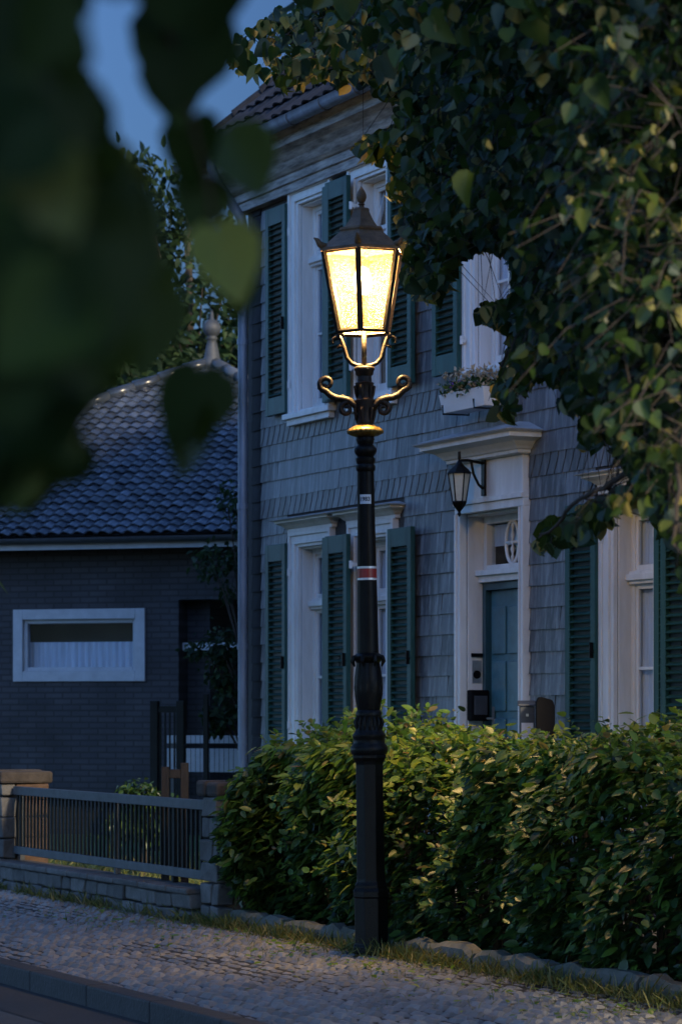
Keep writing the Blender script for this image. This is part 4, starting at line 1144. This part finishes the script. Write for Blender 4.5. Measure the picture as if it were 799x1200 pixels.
for nm,(x_,d_),sd_ in (('third added shade tree, past the low fence, left of the view',(-7.2,27),41),('added shade tree across the road, nearest the fence',(-6.2,18.5),42),('added shade tree across the road, two trees from the fence',(-5.6,11.5),43)):  # unseen trees, added only to shade the left side
    clump_tree('shade_tree','tall leafy '+nm,cam2w(x_,d_,-.1),9.5,[((0,0,6.2),(2.9,2.9,2.9)),((.5,.3,4.2),(2.6,2.6,1.6))],9000,(.2,.34),sd_,M['bg_leaf'],.2,70,group='added shade trees outside the view')
# the street lime tree on the right: trunk outside the picture, boughs coming in
TR=cam2w(2.5,11.5,0)
lime=empty('lime_tree','large leafy lime tree whose drooping boughs hang in from the right over the lamp','tree',(TR.x,TR.y,0))
POLY=[(262,60),(264,82),(285,92),(305,88),(325,98),(338,120),(348,112),(356,96),(372,92),(398,104),(415,92),(440,104),(474,124),(466,152),(440,162),(416,176),(428,190),(446,186),(462,208),(452,236),(476,232),(470,262),(480,292),(474,330),(496,348),(512,352),(526,328),(536,300),(556,290),(590,292),(606,312),(606,350),(566,362),(556,376),(572,380),(604,392),(596,420),(584,450),(580,486),(596,494),(606,476),(616,452),(640,438),(660,448),(664,470),(648,474),(690,486),(682,520),(690,530),(706,516),(738,540),(742,566),(704,590),(668,602),(634,622),(628,642),(650,646),(672,634),(690,632),(716,606),(746,584),(766,606),(790,640),(815,730),(840,740),(840,-40),(330,-40),(338,6),(300,32)]
def proj1(p):
    ds=p[0]-CS; dn=-p[1]-CN; X=CA*ds-CB*dn; D=-CB*ds-CA*dn
    Dm=D if D>.05 else .05
    return 400+F*X/Dm, YH-F*(p[2]-CH)/Dm, D
def in1(px,py,poly):
    c=False; x1,y1=poly[-1]
    for x2,y2 in poly:
        if (y1>py)!=(y2>py) and px<(x2-x1)*(py-y1)/(y2-y1)+x1: c=not c
        x1,y1=x2,y2
    return c
def on_poly_edge(px,py,m):
    # distance test by sampling offsets: true where a disc of m px stays inside
    return in1(px,py,POLY) and all(in1(px+m*math.cos(k*1.047),py+m*math.sin(k*1.047),POLY) for k in range(6))
lb=MB(); loc0=Vector((TR.x,TR.y,0))
def lw(px,py,D): return pxw(px,py,D)-loc0
trunk=limb(lb,[(0,0,-.15),(.05,.02,1.2),(-.05,.05,2.4),(0,.1,3.6),(.1,0,5.5),(0,.1,8.2)],.24,.05,12)
lb.build('trunk',M['bark'],lime,smooth=True)
lb=MB(); nodes=[]
boughs=[[trunk[18],lw(900,-60,12),lw(720,-30,12.8),lw(560,10,15.4),lw(420,35,17.2),lw(300,60,17.8)],
        [trunk[16],lw(900,60,11.8),lw(740,110,12.6),lw(620,150,14.4),lw(530,190,16.3),lw(470,215,17.3)],
        [trunk[15],lw(920,180,11.6),lw(760,220,12.4),lw(650,290,13.2),lw(600,380,14.9),lw(588,470,15.2)],
        [trunk[14],lw(930,260,11.2),lw(800,320,11.8),lw(710,400,12.4),lw(660,450,12.8)],
        [trunk[13],lw(960,380,10.8),lw(850,460,11.0),lw(760,540,11.6),lw(690,580,12.0),lw(632,630,12.4)],
        [trunk[14],lw(960,300,9.6),lw(860,400,9.2),lw(800,520,9.0),lw(790,640,9.0)],
        [trunk[20],lw(860,-200,12),lw(700,-160,13),lw(520,-120,14)],
        [trunk[22],(1.5,1.8,7.2),(3.2,2.5,7.4)],[trunk[21],(2,-1.5,6.4),(3.8,-2.4,6.0)],[trunk[17],(1.8,.5,4.6),(3.6,.2,4.4)],
        [trunk[24],(-1,-1.6,8.2),(-1.8,-3,8.0)]]
for q in boughs:
    nodes += limb(lb,q,.085 if q[1][2]>4.2 else .035,.005,7,8,.012)
NODES=np.array([tuple(v+loc0) for v in nodes])
r=np.random.RandomState(21)
P=[];T=[];Nn=[];Z=[];MI=[]
def twig_cluster(base,dr,L,nl,sz,msel,prune=True):
    k=nl; pts=[np.array(base)+dr*L*j/k+np.array([0,0,-.55*L*(j/k)**2]) for j in range(k+1)]
    got=0; last=0
    for j in range(1,k+1):
        sd=1 if j%2 else -1
        side=np.cross(dr,[.1,.1,1.0]); side/=np.linalg.norm(side)+1e-9
        tip=side*sd*.75+dr*.35+np.array([0,0,-.85])+r.normal(0,.35,3)
        pp=pts[j]+side*sd*.02
        cc=pp+tip/np.linalg.norm(tip)*sz*.5
        if prune:
            x,y,d=proj1(cc)
            inside=(-30<x<829) and (-30<y<1230)
            if inside and not in1(x,y,POLY): continue
        s_=sz*r.uniform(.5,1.35)
        P.append(pp);T.append(tip);Nn.append(np.array([0,-.4,.65])+r.normal(0,.55,3));Z.append(s_);MI.append(msel()); got+=1; last=j
        if r.rand()<(.3 if sz>.072 else .14):
            P.append(pp);T.append(np.array([0,0,-1])+r.normal(0,.25,3));Nn.append(r.normal(0,1,3));Z.append(s_*.95);MI.append(2)
    return got,pts[:last+1]
def sel(): 
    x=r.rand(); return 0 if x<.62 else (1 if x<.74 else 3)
# twigs inside the part of the crown that the picture shows
cnt=0
while cnt<33000:
    px=r.uniform(250,835); py=r.uniform(-35,735)
    if not in1(px,py,POLY): continue
    dens=.16+.84*min(1,max(0,(px-330)/330))
    if 330<py<=470: dens*= .6 if px<720 else .85
    if py>470: dens=.95
    if r.rand()>dens: continue
    Dm=17.7-5.7*min(1,max(0,(px-440)/330)); D=min(18.3,Dm+r.normal(0,.8))
    if px>730 and r.rand()<.12: D=r.uniform(8.8,10.5)
    base=np.array(pxw(px,py,D))
    dist=((NODES-base)**2).sum(1); kk=int(dist.argmin()); nd_=NODES[kk]
    v=base-nd_; l=np.linalg.norm(v)
    if l>1.5: 
        if r.rand()<.5: continue
    dr=(v/(l+1e-6))*.5+r.normal(0,.5,3); dr/=np.linalg.norm(dr)
    g,pts=twig_cluster(base,dr,r.uniform(.22,.5),r.randint(4,8),.0051*D,sel)
    if g:
        cnt+=g
        if g>=3 and len(pts)>2:
            chain=([nd_] if l<.22 else [])+[base]+[pts[len(pts)//2],pts[-1]]
            lb.tube([tuple(q-np.array(loc0)) for q in chain],[.0035,.003,.0022,.0012][-len(chain):],4,False)
# the rest of the crown, outside the picture
for i in range(6000):
    d=r.normal(size=3); d/=np.linalg.norm(d); q=r.rand()**.4
    c=np.array([TR.x+1.0,TR.y-.2,5.9])+d*np.array([4.4,2.9,3.6])*q
    if c[2]<2.1: continue
    x,y,D=proj1(c)
    if -40<x<850 and -45<y<1230: continue
    dr=r.normal(size=3); dr/=np.linalg.norm(dr)
    g,pts=twig_cluster(c,dr,.5,9,.085,sel)
A=np.array
LP_=np.array(P)-np.array(loc0)
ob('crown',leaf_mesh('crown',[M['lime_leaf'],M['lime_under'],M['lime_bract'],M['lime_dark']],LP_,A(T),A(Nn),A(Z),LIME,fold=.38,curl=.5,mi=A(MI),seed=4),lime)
lb.build('boughs',M['bark'],lime,smooth=True)

# the lime tree beside the camera: trunk out of the picture on the left, low twigs close to the lens
T2=cam2w(-2.3,2.6,0)
lime2=empty('lime_tree','near lime tree with big dark out-of-focus leaves hanging in from the left','tree',(T2.x,T2.y,0))
l0=Vector((T2.x,T2.y,0)); l2=MB()
def lq(px,py,D): return pxw(px,py,D)-l0
tk=limb(l2,[(0,0,-.1),(.03,0,1.2),(0,.04,2.6),(-.05,0,4.2),(.05,.05,6.5)],.17,.05,12)
l2.build('trunk',M['bark'],lime2,smooth=True)
l2=MB()
limb(l2,[tk[12],lq(-900,-150,2.4),lq(-300,-60,2.5),lq(60,-70,2.7),lq(250,-60,3.0)],.035,.004,7)
limb(l2,[lq(-300,-60,2.5),lq(-60,80,2.4),lq(70,200,2.5),lq(150,330,2.8)],.012,.003,6)
limb(l2,[lq(60,-70,2.7),lq(170,-10,2.8),lq(205,60,2.9),lq(228,150,2.9),lq(250,260,2.95),lq(245,420,3.0)],.006,.0018,5)
limb(l2,[tk[12],lq(-700,100,2.2),lq(-200,120,1.9),lq(0,220,1.8),lq(90,340,1.9)],.02,.003,6)
P=[];T=[];Nn=[];Z=[];MI=[]
right=np.array([CA,CB,0]); fwd=np.array([-CB,CA,0]); upv=np.array([0,0,1.0])
def fl(px,py,D,size_px,ang,face=(0,-1,.2),m=0):
    """a leaf whose stalk end is at px,py; ang: direction of the tip in the picture (0 down, + to the right)"""
    sz=size_px/F*D; a=R(ang)
    tip=right*math.sin(a)-upv*math.cos(a)+fwd*rnd.uniform(-.25,.25)
    P.append(np.array(pxw(px,py,D)-l0)); T.append(tip); Nn.append(right*face[0]+fwd*face[1]+upv*face[2]); Z.append(sz); MI.append(m)
fl(222,10,2.9,128,-10,(.2,-1,.1),1); fl(195,-60,2.7,100,6,(0,-1,.4),1); fl(240,-60,2.8,105,4,(0,-1,.3),1)
fl(196,62,2.9,92,10,(.4,-1,.2),1); fl(228,132,2.95,92,-6,(-.3,-1,0),0); fl(262,150,3.0,96,30,(.4,-1,.5),0)
fl(240,205,3.0,74,-8,(.5,-1,.2),1)
fl(252,262,2.95,100,18,(.2,-1,.5),2); fl(284,318,2.98,60,-6,(-.4,-1,.1),0)
fl(236,428,3.0,104,-14,(.75,-1,.1),1); fl(236,470,3.02,96,-24,(-.6,-1,.4),0)
fl(178,330,2.8,112,-6,(.5,-1,0),1); fl(128,232,2.5,118,10,(.1,-1,.2),1)
DARK=[(-400,-400),(264,-400),(258,-5),(185,35),(112,0),(118,70),(150,130),(182,200),(214,270),(220,340),(186,452),(160,415),(142,450),(130,540),(80,600),(0,640),(-400,660)]
WEDGE=[(112,12),(150,34),(172,60),(160,112),(196,165),(204,232),(190,222),(166,165),(140,105)]
r=np.random.RandomState(77); c=0
while c<380:
    px=r.uniform(-60,230); py=r.uniform(-60,600)
    D_=r.uniform(1.7,2.9); sp=r.uniform(.045,.08)*F/D_; an=r.uniform(-60,60)
    q=[(px+math.sin(R(an))*sp*t+math.cos(R(an))*sp*o,py+math.cos(R(an))*sp*t-math.sin(R(an))*sp*o) for t in (0,.3,.6,1.0) for o in (-.42,0,.42)]
    if any(in1(a,e,WEDGE) or not in1(a,e,DARK) for a,e in q): continue
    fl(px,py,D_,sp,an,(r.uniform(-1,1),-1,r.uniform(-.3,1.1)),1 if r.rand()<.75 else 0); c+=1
for i in range(13000):  # unseen leaf mass added to shade the hanging twigs
    d=r.normal(size=3); d/=np.linalg.norm(d)
    p=np.array(cam2w(-2.4,2.4,3.3))+d*np.array([2.0,2.0,2.2])*r.rand()**.4
    x,y,D=proj1(p)
    if p[2]<1.5 or (D>.05 and -1400<x<880 and -300<y<1250) or (p[0]-CS)**2+(p[1]+CN)**2<1: continue
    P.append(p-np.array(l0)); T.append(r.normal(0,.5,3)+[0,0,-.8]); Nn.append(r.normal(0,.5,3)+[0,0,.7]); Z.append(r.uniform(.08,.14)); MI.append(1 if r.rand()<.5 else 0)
# unseen crown overhead and to the side, thickened to shade the near leaves
for i in range(24000):
    d=r.normal(size=3); d/=np.linalg.norm(d)
    p=np.array([T2.x+3.6,T2.y+.9,4.5])+d*np.array([3.8,2.8,2.1])*r.rand()**.4
    x,y,D=proj1(p)
    if p[2]<1.9 or (D>.05 and -80<x<880 and -100<y<1250) or (p[0]-CS)**2+(p[1]+CN)**2<1: continue
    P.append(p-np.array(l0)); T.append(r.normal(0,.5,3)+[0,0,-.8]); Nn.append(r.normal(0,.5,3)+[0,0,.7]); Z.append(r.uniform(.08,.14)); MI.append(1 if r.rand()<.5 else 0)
ob('crown',leaf_mesh('crown',[M['lime_leaf'],M['lime_dark'],M['lime_sunlit']],A(P),A(T),A(Nn),A(Z),LIME,fold=.2,curl=.2,mi=A(MI),seed=6),lime2)
l2.build('boughs',M['twig'],lime2,smooth=True)
#@@LIGHT
# ------------------------------------------------------------------ dusk light
SUN_EL,SUN_STR=R(24),2.2
sd=Vector((.98,.10,0)).normalized()               # horizontal direction towards the sun (world x, y)
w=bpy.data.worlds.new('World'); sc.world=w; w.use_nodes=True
N,L=w.node_tree.nodes,w.node_tree.links
bg=N['Background']; sky=N.new('ShaderNodeTexSky'); sky.sky_type='NISHITA'; sky.sun_disc=False
sky.sun_elevation=SUN_EL; sky.sun_rotation=math.atan2(sd.x,sd.y); sky.air_density=1.0; sky.dust_density=.6; sky.ozone_density=4.0
mx=N.new('ShaderNodeMix'); mx.data_type='RGBA'; mx.blend_type='MULTIPLY'; mx.inputs[0].default_value=1
mx.inputs[7].default_value=(.70,.895,1.19,1)
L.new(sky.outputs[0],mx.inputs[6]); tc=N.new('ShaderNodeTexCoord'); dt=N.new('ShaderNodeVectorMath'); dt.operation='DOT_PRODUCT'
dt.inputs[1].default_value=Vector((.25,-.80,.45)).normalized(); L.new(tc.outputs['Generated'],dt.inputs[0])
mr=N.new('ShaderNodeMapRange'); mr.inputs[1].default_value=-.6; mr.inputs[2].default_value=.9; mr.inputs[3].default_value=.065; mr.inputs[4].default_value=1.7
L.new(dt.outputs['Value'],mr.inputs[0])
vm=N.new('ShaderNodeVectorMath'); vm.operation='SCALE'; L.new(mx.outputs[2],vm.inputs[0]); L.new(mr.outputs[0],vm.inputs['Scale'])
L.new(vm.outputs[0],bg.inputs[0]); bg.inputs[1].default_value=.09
sl_d=bpy.data.lights.new('sun','SUN'); sl_d.energy=SUN_STR; sl_d.angle=R(5); sl_d.color=(1,.80,.52)
so=bpy.data.objects.new('sun',sl_d); col.objects.link(so)
v=Vector((sd.x*math.cos(SUN_EL),sd.y*math.cos(SUN_EL),math.sin(SUN_EL)))
so.rotation_euler=v.to_track_quat('Z','Y').to_euler(); so.location=(20,-10,20)

vs_=sc.view_settings; vs_.view_transform='Standard'; vs_.look='None'; vs_.gamma=1; vs_.exposure=1.4
cy=sc.cycles; cy.use_denoising=True; cy.max_bounces=6; cy.diffuse_bounces=3; cy.glossy_bounces=3; cy.transmission_bounces=6; cy.transparent_max_bounces=8
cy.sample_clamp_indirect=4; cy.caustics_reflective=False; cy.caustics_refractive=False
